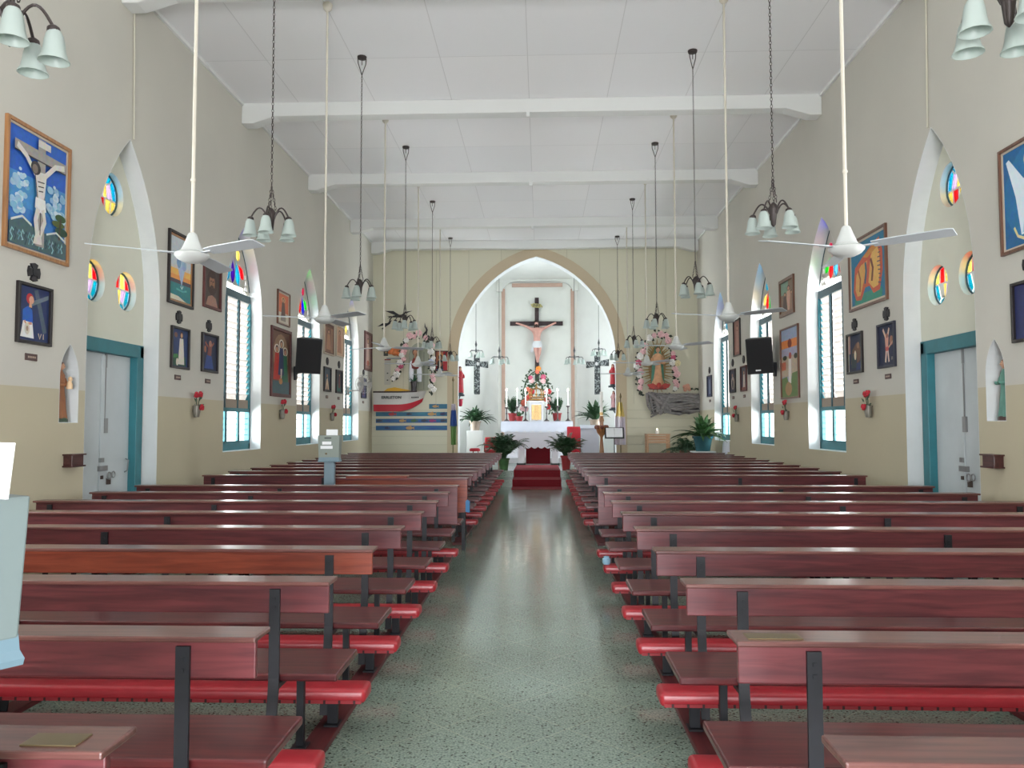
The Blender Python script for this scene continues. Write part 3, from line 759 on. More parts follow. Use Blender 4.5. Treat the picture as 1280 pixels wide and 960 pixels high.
# ------------------------------------------------------------------ collection boxes on posts
M_POST = mat('blue_grey_paint', (104, 128, 140), 0.45)
M_PAPER = mat('white_paper', (236, 238, 240), 0.7)
M_SLOT = mat('dark_slot', (50, 55, 55), 0.7)
def offering(label, loc, rz, body_m, near):
    r = thing('offering_box', label, 'offering box', loc, rz)
    m = MB(); m.add([(-0.118, -0.10, 1.15), (0.118, -0.10, 1.15), (0.118, 0.10, 1.15), (-0.118, 0.10, 1.15), (-0.128, -0.11, 1.415), (0.128, -0.11, 1.415), (0.128, 0.11, 1.415), (-0.128, 0.11, 1.415)],
                    [(0, 3, 2, 1), (4, 5, 6, 7), (0, 1, 5, 4), (1, 2, 6, 5), (2, 3, 7, 6), (3, 0, 4, 7)])
    m.build('body', body_m, r, bevel=0.004)
    MB().lathe([(0.155, 1.10), (0.175, 1.10), (0.178, 1.112), (0.168, 1.128), (0.165, 1.155), (0.165, 1.158)], 4, a0=PI/4, sy=0.86).build('base_moulding', M_POST, r)
    MB().b2((-0.06, -0.06, 0.02), (0.06, 0.06, 1.10)).build('post', M_POST, r, bevel=0.004)
    MB().b2((-0.16, -0.16, 0), (0.16, 0.16, 0.03)).build('foot', M_POST, r, bevel=0.004)
    if not near:
        MB().b2((-0.05, -0.112, 1.378), (0.03, -0.106, 1.39)).build('slot', M_SLOT, r)
        for z, x0, x1 in ((1.325, -0.075, 0.03), (1.275, -0.095, 0.045)): MB().b2((x0, -0.114, z-0.018), (x1, -0.104, z+0.018)).build('paper_label', M_PAPER, r)
        MB().ball((-0.03, -0.105, 1.20), 0.012).build('lock', M_BRASS, r)
    return r
p = at(412.5, 560, 9.45)
offering('grey-green offering box on a blue-grey post among the left pews', (p.x, 9.45, 0), 0.12, mat('grey_green_paint', (128, 138, 130), 0.5), False)
o = MB().box((0.01, 0.05, 1.45), (0.14, 0.004, 0.07), (math.radians(-8), 0, 0)).build('notice_card', M_PAPER); o.location = (p.x, 9.45, 0)
tag(o, 'small white card standing on the far offering box', 'card')
NB = (-0.945, 1.46)
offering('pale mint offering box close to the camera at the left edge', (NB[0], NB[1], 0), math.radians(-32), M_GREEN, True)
m = MB(); m.box((-0.01, -0.03, 1.4675), (0.21, 0.004, 0.10), (math.radians(-6), 0, 0))
o = m.build('notice_card', mat('bright_white_card', (250, 250, 250), 0.6)); o.location = (-0.832, NB[1]-0.01, 0); o.rotation_euler = (0, 0, math.radians(-20))
tag(o, 'large white card leaning on the near mint offering box', 'card')

# ------------------------------------------------------------------ chandeliers
M_BRONZE = mat('dark_bronze', (58, 50, 48), 0.45, metal=0.4)
M_SHADE = translucent('frosted_glass', (196, 207, 202), 0.45, 0.35)
CHX, CH0, BAY = 2.281, 10.749, 3.6035
def chain_mesh(m, z0, z1, x0=0.0, x1=0.0, y0=0.0, y1=0.0, link=0.045):
    L = math.sqrt((z1-z0)**2+(x1-x0)**2+(y1-y0)**2); n = max(2, int(L/(link*0.72)))
    for k in range(n):
        t = (k+0.5)/n; c = (x0+(x1-x0)*t, y0+(y1-y0)*t, z0+(z1-z0)*t)
        m.torus(c, 0.012, 0.0035, 6, 4, 'Y' if k % 2 else 'X', sc=(0.8, link/0.03) if k % 2 == 0 else (0.8, link/0.03))
def chandelier(label):
    r = thing('chandelier', label, 'chandelier', group='bronze chandeliers with bell shades')
    H = CEIL-3.46                    # drop from ceiling to hub
    MB().lathe([(0.02, -0.035), (0.06, -0.03), (0.065, -0.01), (0.065, 0.0)], 14).build('ceiling_canopy', M_BRONZE, r, smooth=40)
    m = MB(); m.tube([(-0.06, 0, -0.02), (-0.055, 0, -0.10), (0, 0, -0.26)], 0.006, 6); m.tube([(0.06, 0, -0.02), (0.055, 0, -0.10), (0, 0, -0.26)], 0.006, 6); m.tube([(0, 0, 0), (0, 0, -0.12)], 0.005, 6)
    m.build('hook', M_BRONZE, r)
    m = MB(); chain_mesh(m, -0.26, -H+0.28)
    for a in range(3):
        q = 2*PI*a/3; chain_mesh(m, -H+0.28, -H+0.06, 0, 0.04*math.cos(q), 0, 0.04*math.sin(q))
    m.build('chain', M_BRONZE, r)
    MB().lathe([(0.004, -H-0.15), (0.02, -H-0.13), (0.03, -H-0.04), (0.042, -H), (0.046, -H+0.02), (0.03, -H+0.05), (0.012, -H+0.07), (0.0, -H+0.075)], 12).build('hub', M_BRONZE, r, smooth=50)
    for k in range(5):
        a = 2*PI*k/5+0.35; c, s_ = math.cos(a), math.sin(a)
        pts = []
        for j in range(11):
            t = j/10; rr = 0.03+0.15*t; z = -H-0.03+0.105*math.sin(PI*min(1, t*0.94)**0.9)*1.0-0.02*t
            pts.append((rr*c, rr*s_, z))
        e = pts[-1]
        m = MB(); m.tube(pts, 0.0075, 6); m.lathe([(0.012, 0.012), (0.028, 0.0), (0.03, -0.02), (0.026, -0.024)], 10, (e[0], e[1], e[2])); arm = m.build('arm', M_BRONZE, r, smooth=50)
        ax, ay = 0.184*c, 0.184*s_; z0 = e[2]-0.015
        pr = [(0.027, 0), (0.038, -0.02), (0.045, -0.05), (0.050, -0.09), (0.058, -0.125), (0.070, -0.148), (0.066, -0.148), (0.054, -0.124), (0.046, -0.09), (0.041, -0.05), (0.034, -0.02), (0.024, -0.004)]
        MB().lathe(pr, 14, (ax, ay, z0)).build('lamp_shade', M_SHADE, arm, smooth=60)
    return r
proto = None
for j in range(-2, 4):
    Y = CH0+BAY*j
    for sg in (-1, 1):
        lab = 'bronze chandelier with five frosted bell shades, %s, %s of the aisle' % (('nearest and cut off', 'second nearest', 'third nearest', 'fourth nearest', 'fifth nearest', 'farthest')[j+2], 'left' if sg < 0 else 'right')
        if proto is None: proto = chandelier(lab); proto.location = (sg*CHX, Y, CEIL)
        else: o = dup(proto, (sg*CHX, Y, CEIL), RND.uniform(0, 1.2), lab)
M_IRON = mat('blackened_iron', (44, 50, 54), 0.5)
def small_chandelier(label, drop, span):
    r = thing('sanctuary_chandelier', label, 'chandelier', group='small cross-armed chandeliers in the sanctuary')
    MB().lathe([(0.015, -0.03), (0.05, -0.02), (0.05, 0.0)], 10).build('ceiling_canopy', M_IRON, r)
    m = MB(); m.tube([(0, 0, -0.02), (0, 0, -drop+0.3)], 0.007, 6); m.build('chain', M_IRON, r)
    MB().lathe([(0.008, -drop-0.05), (0.03, -drop), (0.022, -drop+0.05), (0.012, -drop+0.1), (0.02, -drop+0.16), (0.035, -drop+0.2), (0.02, -drop+0.26), (0.004, -drop+0.36)], 10).build('spindle', M_IRON, r, smooth=50)
    for k in range(5):
        a = 2*PI*k/5+0.2; c, s_ = math.cos(a)*span, math.sin(a)*span
        m = MB(); m.tube([(0, 0, -drop+0.02), (c*0.9, s_*0.9, -drop+0.02), (c, s_, -drop-0.01), (c, s_, -drop-0.05)], 0.009, 6); arm = m.build('arm', M_IRON, r)
        MB().lathe([(0.02, 0), (0.036, -0.02), (0.045, -0.07), (0.055, -0.12), (0.072, -0.145), (0.066, -0.145), (0.05, -0.12), (0.04, -0.07), (0.03, -0.02)], 10, (c, s_, -drop-0.045)).build('lamp_shade', M_SHADE, arm, smooth=60)
    return r
for px, py, Y, span, lab in ((595, 439, 24.4, 0.21, 'outer left'), (624, 447, 23.4, 0.26, 'inner left'), (718, 447, 23.4, 0.26, 'inner right'), (748.5, 437, 24.4, 0.21, 'outer right')):
    p = at(px, py, Y)
    o = small_chandelier('small iron chandelier in the sanctuary, %s of the four' % lab, APZ-p.z, span); o.location = (p.x, Y, APZ)

# ------------------------------------------------------------------ ceiling fans
M_FANW = mat('fan_enamel', (188, 191, 188), 0.4)
M_BLADE = mat('fan_blade_metal', (172, 178, 182), 0.4)
M_ROD = mat('cream_rod', (196, 190, 176), 0.5)
FNX, FN0 = 2.384, 9.344
def fan(label):
    r = thing('ceiling_fan', label, 'ceiling fan', group='white long-rod ceiling fans')
    H = CEIL-2.80
    MB().lathe([(0.02, -0.10), (0.05, -0.07), (0.06, -0.02), (0.055, 0.0)], 14).build('ceiling_canopy', M_ROD, r, smooth=40)
    m = MB(); m.tube([(0, 0, -0.05), (0, 0, -H+0.12)], 0.0135, 10); m.lathe([(0.018, 0), (0.02, 0.01), (0.018, 0.02)], 10, (0, 0, -H+0.55)); m.build('down_rod', M_ROD, r, smooth=40)
    hs = MB().lathe([(0.06, 0.03), (0.105, 0.018), (0.125, 0.004), (0.122, -0.010), (0.10, -0.035), (0.06, -0.055), (0.0, -0.062)], 24, (0, 0, -H)).build('motor_housing', M_FANW, r, smooth=50)
    MB().lathe([(0.018, 0.165), (0.03, 0.155), (0.05, 0.10), (0.072, 0.045), (0.082, 0.03), (0.078, 0.024)], 20, (0, 0, -H)).build('cone_cover', M_FANW, hs, smooth=50)
    for k in range(3):
        q = 2*PI*k/3
        m = MB(); m.M = Matrix.Translation((0, 0, -H+0.005)) @ Matrix.Rotation(q, 4, 'Z')
        m.b2((0.10, -0.02, -0.004), (0.22, 0.02, 0.004))
        L = [(0.18, -0.05, 0), (0.30, -0.062, -0.0), (0.66, -0.068, 0), (0.70, -0.055, 0), (0.70, 0.055, 0), (0.66, 0.062, 0), (0.30, 0.056, 0), (0.18, 0.045, 0)]
        tw = math.radians(-12)
        V = [(x, y*math.cos(tw), y*math.sin(tw)+dz) for dz in (0.0, 0.006) for x, y, _ in L]
        n = len(L); m.add(V, [tuple(range(n)), tuple(range(2*n-1, n-1, -1))]+[(i, (i+1) % n, (i+1) % n+n, i+n) for i in range(n)])
        m.build('blade', M_BLADE, r)
    return r
proto = None
ANG = {(-1, -1): 92, (-1, 1): 80, (0, -1): 82, (0, 1): 76, (1, -1): 30, (1, 1): 70, (2, -1): 66, (2, 1): 62, (3, -1): 60, (3, 1): 58}
for j in range(-1, 4):
    for sg in (-1, 1):
        lab = 'white ceiling fan on a long rod, %s from the camera on the %s' % (('nearest', 'second', 'third', 'fourth', 'fifth and farthest')[j+1], 'left' if sg < 0 else 'right')
        loc = (sg*FNX, FN0+BAY*j, CEIL); a = math.radians(ANG[(j, sg)])
        if proto is None: proto = fan(lab); proto.location = loc; proto.rotation_euler = (0, 0, a)
        else: dup(proto, loc, a, lab)
# little lamp sockets under the beams
for i, Y in enumerate((12.38, 16.0, 19.6)):
    m = MB(); m.box((0, -0.135, CEIL-0.20), (0.05, 0.03, 0.10)); m.lathe([(0.0, -0.06), (0.028, -0.05), (0.03, 0.0)], 10, (0, -0.135, CEIL-0.25))
    o = m.build('hanging_lamp_socket', M_WHITE); o.location = (0.0, Y, 0); tag(o, 'small white lamp socket hanging on the %s ceiling beam from the camera' % ('first full', 'second full', 'third full')[i], 'lamp socket')

# ------------------------------------------------------------------ loudspeakers
M_CAB = mat('black_cabinet', (24, 24, 28), 0.5, vary=0.2, scale=30)
M_GRILLE = mat('black_grille', (16, 16, 19), 0.7, bump=0.4, scale=200)
def speaker(side):
    s = 1 if side == 'L' else -1
    wy, wz = onwall(side, 366 if side == 'L' else 972, 466 if side == 'L' else 461)
    c = at(386 if side == 'L' else 949.5, 445, 14.75)
    r = thing('mounted_speaker', 'black loudspeaker mounted on the %s wall between two windows' % SIDE[side], 'loudspeaker', (c.x, c.y, c.z), math.radians(16*s)); r.rotation_euler = (math.radians(9), math.radians(3*s), math.radians(16*s))
    m = MB(); w, wb, h, d = 0.235, 0.16, 0.33, 0.36
    m.add([(-w, -0.02, -h), (w, -0.02, -h), (wb, d, -h), (-wb, d, -h), (-w, -0.06, h), (w, -0.06, h), (wb, d-0.04, h), (-wb, d-0.04, h)], [(0, 3, 2, 1), (4, 5, 6, 7), (0, 1, 5, 4), (1, 2, 6, 5), (2, 3, 7, 6), (3, 0, 4, 7)])
    o = m.build('cabinet', M_CAB, r, bevel=0.012); 
    m = MB(); m.add([(-w+0.02, -0.03, -h+0.02), (w-0.02, -0.03, -h+0.02), (w-0.02, -0.068, h-0.02), (-w+0.02, -0.068, h-0.02), (-w+0.02, -0.02, -h+0.02), (w-0.02, -0.02, -h+0.02), (w-0.02, -0.058, h-0.02), (-w+0.02, -0.058, h-0.02)],
                    [(0, 1, 2, 3), (7, 6, 5, 4), (0, 4, 5, 1), (1, 5, 6, 2), (2, 6, 7, 3), (3, 7, 4, 0)]); grl = m.build('grille', M_GRILLE, r)
    if side == 'R': MB().box((-0.04, -0.036, -h+0.07), (0.09, 0.006, 0.025)).build('badge', M_PAPER, grl)
    # bracket to the wall, in the speaker's frame
    inv = (Matrix.Translation(c) @ Euler((math.radians(9), math.radians(3*s), math.radians(16*s))).to_matrix().to_4x4()).inverted()
    X = -WX if side == 'L' else WX
    W = inv @ Vector((X+s*0.02, wy+0.1, wz)); E_ = Vector((0, 0.2, -0.30))
    m = MB(); m.tube([W, W+(E_-W)*0.5, E_], 0.022, 8); m.box(W, (0.05, 0.12, 0.26), (0, 0, -math.radians(16*s))); m.build('bracket', M_BLACK, r)
speaker('L'); speaker('R')

# ------------------------------------------------------------------ oscillating fan on the left wall
r = thing('mounted_fan', 'grey caged oscillating fan mounted on the left wall near the arch', 'wall fan')
wy, wz = onwall('L', 438, 492)
c = Vector((-WX+0.42, 19.2, 2.52)); r.location = c; r.rotation_euler = (0, 0, math.radians(40))
M_CAGE = mat('grey_wire', (168, 168, 166), 0.4, metal=0.3)
m = MB()
for q in range(20):
    a = 2*PI*q/20; ca, sa = math.cos(a), math.sin(a)
    m.tube([(0.03*ca, -0.10, 0.03*sa), (0.16*ca, -0.10, 0.16*sa), (0.22*ca, -0.03, 0.22*sa), (0.16*ca, 0.05, 0.16*sa), (0.05*ca, 0.06, 0.05*sa)], 0.003, 4)
m.torus((0, -0.03, 0), 0.222, 0.006, 24, 6, 'Y'); m.torus((0, -0.10, 0), 0.10, 0.003, 20, 4, 'Y'); m.torus((0, -0.09, 0), 0.17, 0.003, 20, 4, 'Y'); m.build('cage', M_CAGE, r)
m = MB()
for q in range(3):
    a = 2*PI*q/3; m.M = Matrix.Rotation(a, 4, 'Y'); m.add([(0.03, -0.04, -0.02), (0.19, -0.055, -0.07), (0.20, -0.02, 0.06), (0.04, -0.02, 0.03), (0.03, -0.036, -0.02), (0.19, -0.051, -0.07), (0.20, -0.016, 0.06), (0.04, -0.016, 0.03)], [(0, 1, 2, 3), (7, 6, 5, 4), (0, 4, 5, 1), (1, 5, 6, 2), (2, 6, 7, 3), (3, 7, 4, 0)])
m.build('blades', mat('clear_grey_plastic', (176, 172, 166), 0.3), r)
m = MB(); m.M = Matrix.Rotation(-PI/2, 4, 'X'); m.lathe([(0.05, -0.11), (0.05, -0.10)], 14); m.lathe([(0.05, 0.06), (0.07, 0.08), (0.07, 0.2), (0.04, 0.24), (0.0, 0.245)], 14); m.build('motor', M_CAGE, r, smooth=40)
W = (Matrix.Translation(c) @ Matrix.Rotation(math.radians(40), 4, 'Z')).inverted() @ Vector((-WX+0.01, 19.35, 2.36))
m = MB(); m.tube([(0, 0.14, -0.05), (0, 0.16, -0.15), W], 0.015, 8); m.box(W, (0.03, 0.12, 0.2), (0, 0, -math.radians(40))); m.build('bracket', M_CAGE, r)
# ------------------------------------------------------------------ pictures on the walls
def frame_rz(side): return PI/2 if side == 'L' else (-PI/2 if side == 'R' else 0.0)
def wall_thing(name, label, cat, side, u, z, group=None, off=0.0):
    """local x runs to the right along the wall, -y into the room"""
    if side == 'L': loc = (-WX+off, u, z)
    elif side == 'R': loc = (WX-off, u, z)
    else: loc = (u, EW-off, z)
    return thing(name, label, cat, loc, frame_rz(side), group)
FR = {'black': mat('black_frame', (34, 28, 28), 0.4), 'brown': wood('brown_frame', (92, 60, 44), (128, 88, 66), axis=2), 'oak': wood('oak_frame', (150, 104, 62), (180, 132, 84), axis=2),
      'maroon': mat('maroon_frame', (88, 44, 42), 0.45, vary=0.2), 'cream': mat('cream_frame', (190, 178, 160), 0.5), 'navy': mat('ink_frame', (38, 40, 56), 0.45)}
def stroke(pts, w):
    L = []; Rr = []
    for i, p in enumerate(pts):
        a = Vector(pts[max(0, i-1)]); b = Vector(pts[min(len(pts)-1, i+1)]); d = (b-a).normalized(); n = Vector((-d.y, d.x))*w/2
        L.append((p[0]+n.x, p[1]+n.y)); Rr.append((p[0]-n.x, p[1]-n.y))
    return L+Rr[::-1]
def picture(name, label, cat, side, u0, u1, z0, z1, fr, fw, bg, shapes, mount=None, mw=0.0, group=None):
    W, H = abs(u1-u0), z1-z0
    r = wall_thing(name, label, cat, side, (u0+u1)/2, (z0+z1)/2, group)
    m = MB(); o = [(-W/2, -H/2), (W/2, -H/2), (W/2, H/2), (-W/2, H/2)]; i = [(x*(W/2-fw)/(W/2), z*(H/2-fw)/(H/2)) for x, z in o]
    m.plate([o, i], 0.035, lambda u, v, w: (u, -w, v)); frm = m.build('frame', FR[fr], r, bevel=0.004)
    if mount:
        j = [(x*(W/2-fw-mw)/(W/2), z*(H/2-fw-mw)/(H/2)) for x, z in o]
        m = MB(); m.plate([i, j], 0.016, lambda u, v, w: (u, -w, v)); m.build('mount', FR[mount], frm)
    w, h = W-2*fw-2*mw, H-2*fw-2*mw
    m = MB(); m.col = bg; m.b2((-w/2-0.004, -0.008, -h/2-0.004), (w/2+0.004, -0.001, h/2+0.004))
    lay = [0.0085]
    def put(loop, col):
        lay[0] += 0.0002; y = -lay[0]; m.col = col
        m.flat([loop], lambda a, b: ((a-0.5)*w, y, (b-0.5)*h))
    for s in shapes:
        k, col = s[0], s[1]
        if k == 'p': put(s[2], col)
        elif k == 'r': put([(s[2], s[3]), (s[4], s[3]), (s[4], s[5]), (s[2], s[5])], col)
        elif k == 'e': put(circ(s[2], s[3], s[4], s[5], 16), col)
        elif k == 'l': put(stroke(s[2], s[3]), col)
    c = m.build('canvas', MATS['paint'], r, recalc=False)
    return r
SKIN_ = (196, 150, 120)
def fig(x, y, h, robe, head=SKIN_, hair=(70, 44, 34), w=0.16, halo=None):
    o = []
    if halo: o.append(('e', halo, x, y+h*0.90, w*0.62, h*0.13))
    o += [('p', robe, [(x-w*0.75, y), (x+w*0.75, y), (x+w*0.55, y+h*0.5), (x+w*0.42, y+h*0.78), (x-w*0.42, y+h*0.78), (x-w*0.55, y+h*0.5)]),
          ('e', hair, x, y+h*0.89, w*0.36, h*0.105), ('e', head, x, y+h*0.875, w*0.25, h*0.075)]
    return o
G1 = (152, 148, 142); G2 = (208, 204, 196); DK = (58, 56, 58)
def clouds(cx, cy, rx, ry, sd):
    rn = random.Random(sd); o = []
    for k in range(26):
        a = rn.uniform(0, 2*PI); q = rn.uniform(0.1, 1.0); t = rn.uniform(0.2, 1.0); s_ = rn.uniform(0.02, 0.05)
        o.append(('e', (int(80+120*t), int(150+66*t), int(196+28*t)), min(0.97-s_, max(0.03+s_, cx+rx*q*math.cos(a))), cy+ry*q*math.sin(a), s_*1.2, s_*0.7))
    return o
crux = [('r', (44, 96, 186), 0, 0.62, 1, 1), ('r', (72, 140, 196), 0, 0.34, 1, 0.62), ] + clouds(0.17, 0.52, 0.16, 0.14, 1) + clouds(0.12, 0.34, 0.16, 0.06, 2) + clouds(0.80, 0.50, 0.16, 0.16, 3) + clouds(0.80, 0.38, 0.16, 0.06, 4) + [
        ('p', (70, 96, 100), [(0, 0), (1, 0), (1, 0.14), (0.8, 0.2), (0.5, 0.16), (0.25, 0.24), (0, 0.18)]),
        ('e', (52, 84, 48), 0.88, 0.36, 0.10, 0.035), ('e', (84, 96, 46), 0.84, 0.30, 0.12, 0.03), ('e', (40, 70, 52), 0.9, 0.24, 0.12, 0.04), ('l', (70, 60, 44), [(0.86, 0.16), (0.88, 0.36)], 0.03)]
for k in range(16): crux.append(('l', ((150, 190, 194), (40, 66, 78), (104, 150, 158))[k % 3], [(0.03+k*0.058, 0.015+0.012*(k % 4)), (0.055+k*0.058, 0.05+0.015*(k % 3)), (0.02+k*0.058, 0.085), (0.045+k*0.058, 0.125+0.01*(k % 2)), (0.075+k*0.056, 0.105)], 0.016))
crux += [('l', (206, 212, 204), [(0.02, 0.19), (0.2, 0.25), (0.36, 0.2)], 0.02), ('l', (200, 206, 200), [(0.62, 0.17), (0.8, 0.215), (0.98, 0.16)], 0.018)]
crux += [('p', G1, [(0.42, 0.04), (0.58, 0.04), (0.57, 0.98), (0.44, 0.98)]), ('p', G1, [(0.05, 0.79), (0.95, 0.78), (0.95, 0.87), (0.05, 0.88)]), ('l', DK, [(0.05, 0.79), (0.95, 0.78)], 0.012), ('p', (198, 196, 190), [(0.44, 0.91), (0.66, 0.91), (0.66, 0.97), (0.44, 0.97)]),
         ('l', G2, [(0.09, 0.84), (0.24, 0.78), (0.40, 0.66)], 0.05), ('l', G2, [(0.92, 0.83), (0.75, 0.80), (0.58, 0.68)], 0.05), ('p', G2, [(0.38, 0.68), (0.60, 0.70), (0.57, 0.5), (0.54, 0.44), (0.44, 0.44), (0.42, 0.52)]), ('l', DK, [(0.39, 0.66), (0.43, 0.52), (0.45, 0.44)], 0.014), ('l', DK, [(0.44, 0.6), (0.56, 0.61)], 0.01), ('l', DK, [(0.45, 0.56), (0.55, 0.57)], 0.01), ('l', DK, [(0.46, 0.52), (0.54, 0.53)], 0.01),
         ('e', DK, 0.40, 0.71, 0.085, 0.06), ('e', (120, 108, 100), 0.39, 0.70, 0.05, 0.04), ('p', (222, 222, 218), [(0.41, 0.46), (0.58, 0.46), (0.6, 0.36), (0.5, 0.33), (0.4, 0.37)]),
         ('l', G2, [(0.46, 0.37), (0.42, 0.26), (0.46, 0.12)], 0.07), ('l', G2, [(0.54, 0.37), (0.58, 0.27), (0.48, 0.11)], 0.06), ('l', DK, [(0.5, 0.34), (0.5, 0.13)], 0.012), ('p', G2, [(0.38, 0.05), (0.54, 0.06), (0.52, 0.14), (0.42, 0.14)])]
picture('framed_picture', 'large oak-framed painting of a grey crucified figure under a blue sky', 'picture', 'L', 6.76, 7.72, 3.12, 4.31, 'oak', 0.035, (60, 120, 190), crux, 'cream', 0.02)
NV = (34, 50, 92); ND = (30, 38, 66)
VI = [('p', (78, 92, 104), [(0.5, 0.95), (0.62, 0.98), (0.95, 0.2), (0.82, 0.16)]), ('p', (108, 120, 128), [(0.40, 0.64), (0.98, 0.84), (0.98, 0.92), (0.38, 0.72)]),
      ('p', (226, 226, 222), [(0.08, 0.06), (0.52, 0.05), (0.46, 0.34), (0.16, 0.36)]), ('p', (36, 92, 176), [(0.14, 0.36), (0.48, 0.34), (0.44, 0.58), (0.30, 0.64), (0.14, 0.56)]), ('l', SKIN_, [(0.2, 0.36), (0.26, 0.3), (0.44, 0.33)], 0.05),
      ('e', (176, 44, 50), 0.36, 0.78, 0.12, 0.10), ('e', (206, 160, 130), 0.41, 0.76, 0.08, 0.075), ('p', (206, 160, 130), [(0.33, 0.62), (0.43, 0.62), (0.41, 0.72), (0.35, 0.72)]), ('e', (204, 196, 180), 0.29, 0.22, 0.09, 0.11), ('e', (150, 130, 110), 0.29, 0.22, 0.04, 0.05),
      ('l', (214, 190, 160), [(0.66, 0.16), (0.71, 0.06), (0.76, 0.16)], 0.025), ('l', (214, 190, 160), [(0.83, 0.06), (0.83, 0.16)], 0.025)]
def station(label, side, u0, u1, z0, z1, shapes, bg, fr='black'):
    return picture('station_picture', label, 'picture', side, u0, u1, z0, z1, fr, 0.03, bg, shapes, None, 0, 'stations of the cross pictures')
station('station picture numbered VI of a red-haired woman in blue top and white skirt', 'L', 6.975, 7.48, 2.295, 2.855, VI, NV)
station('station picture of a white-robed figure over green, nearest left of the round-windowed door recess', 'L', 9.98, 10.50, 2.275, 2.82,
        [('p', (40, 84, 60), [(0, 0.02), (0.9, 0.02), (0.85, 0.28), (0, 0.34)]), ('e', (120, 84, 70), 0.25, 0.84, 0.10, 0.07)]+fig(0.6, 0.06, 0.9, (214, 208, 196), w=0.26)+[('e', (216, 206, 190), 0.35, 0.12, 0.08, 0.10), ('p', (60, 130, 70), [(0.05, 0.2), (0.4, 0.26), (0.35, 0.34), (0.05, 0.3)])], (36, 58, 104))
station('dark blue station picture of an orange-skinned figure, beside the nearest left window', 'L', 10.90, 11.45, 2.285, 2.84,
        [('l', (150, 82, 62), [(0.2, 0.8), (0.5, 0.62), (0.8, 0.82)], 0.07), ('p', (120, 70, 64), [(0.35, 0.4), (0.62, 0.4), (0.66, 0.7), (0.4, 0.72)]), ('e', (170, 120, 96), 0.55, 0.78, 0.1, 0.09), ('p', (44, 66, 128), [(0.15, 0.05), (0.8, 0.05), (0.65, 0.42), (0.3, 0.44)]), ('e', (160, 100, 70), 0.2, 0.6, 0.07, 0.1)], ND)
station('station picture of a pale kneeling figure between the two far left windows', 'L', 17.15, 17.74, 2.265, 2.81,
        [('r', (52, 68, 84), 0, 0.45, 1, 1), ('p', (206, 176, 150), [(0.25, 0.04), (0.4, 0.5), (0.58, 0.58), (0.8, 0.04), (0.58, 0.04), (0.52, 0.32), (0.42, 0.04)]), ('e', (170, 120, 96), 0.5, 0.66, 0.1, 0.08)], (40, 44, 60))
station('dark green station picture, second of the pair beside the farthest left window', 'L', 18.17, 18.76, 2.265, 2.81,
        [('p', (40, 92, 84), [(0.05, 0.04), (0.95, 0.04), (0.8, 0.34), (0.3, 0.4)])]+fig(0.6, 0.2, 0.7, (104, 52, 54), w=0.22), (38, 44, 54))
station('narrow blue station picture on the left wall next to the arch wall', 'L', 20.78, 21.35, 2.23, 2.775,
        [('p', (92, 60, 76), [(0.3, 0.1), (0.7, 0.1), (0.6, 0.8), (0.4, 0.8)]), ('e', (170, 130, 110), 0.5, 0.82, 0.1, 0.07)], (50, 58, 108), 'navy')
station('station picture of a dark figure at the right edge of the photo', 'R', 6.95, 7.46, 2.28, 2.83, fig(0.5, 0.05, 0.85, (110, 90, 120), w=0.3)+fig(0.85, 0.05, 0.8, (96, 44, 54), w=0.24), (40, 46, 92))
station('navy station picture of a pale body with raised arms, beside the right door recess', 'R', 9.895, 10.40, 2.245, 2.81,
        [('l', (214, 178, 160), [(0.26, 0.92), (0.42, 0.72), (0.48, 0.5)], 0.08), ('l', (214, 178, 160), [(0.66, 0.92), (0.56, 0.72), (0.5, 0.5)], 0.08), ('p', (206, 150, 136), [(0.38, 0.70), (0.62, 0.70), (0.58, 0.42), (0.42, 0.42)]), ('e', (150, 96, 80), 0.52, 0.74, 0.08, 0.06), ('p', (190, 84, 80), [(0.40, 0.46), (0.62, 0.46), (0.6, 0.34), (0.42, 0.34)]), ('l', (222, 196, 180), [(0.46, 0.36), (0.40, 0.08)], 0.08), ('l', (222, 196, 180), [(0.56, 0.36), (0.62, 0.08)], 0.08),
         ('e', (160, 112, 90), 0.8, 0.6, 0.12, 0.12), ('l', (200, 160, 130), [(0.62, 0.44), (0.9, 0.58)], 0.05), ('l', (190, 170, 150), [(0.78, 0.12), (0.78, 0.2)], 0.02), ('l', (190, 170, 150), [(0.85, 0.12), (0.85, 0.2)], 0.02)], ND, 'navy')
station('station picture of a bent figure holding a pale bowl shape, beside the nearest right window', 'R', 10.89, 11.43, 2.235, 2.80,
        [('p', (106, 76, 60), [(0.2, 0.2), (0.5, 0.12), (0.85, 0.3), (0.9, 0.62), (0.6, 0.78), (0.3, 0.6)]), ('p', (44, 60, 64), [(0.2, 0.1), (0.6, 0.1), (0.62, 0.5), (0.3, 0.5)]), ('e', (220, 204, 176), 0.5, 0.44, 0.08, 0.13), ('e', (146, 106, 84), 0.72, 0.7, 0.1, 0.09), ('r', (206, 196, 178), 0.0, 0.0, 0.05, 1.0), ('r', (170, 130, 120), 0.05, 0.5, 0.16, 1.0), ('p', (42, 60, 106), [(0.55, 0.03), (0.97, 0.03), (0.97, 0.25), (0.6, 0.22)])], (34, 42, 66))
station('grey station picture of an arched pale figure, farther of the pair between the right windows', 'R', 17.94, 18.5, 2.24, 2.78,
        [('e', (176, 160, 146), 0.5, 0.4, 0.28, 0.3), ('e', (60, 56, 62), 0.5, 0.34, 0.16, 0.22), ('e', (160, 120, 100), 0.44, 0.76, 0.1, 0.08)], (52, 56, 72))
station('station picture of a pale figure on brown, behind the right loudspeaker', 'R', 16.97, 17.47, 2.235, 2.785, fig(0.5, 0.06, 0.8, (206, 190, 176), w=0.3)+[('r', (130, 80, 66), 0, 0, 1, 0.12)], (58, 56, 70), 'maroon')
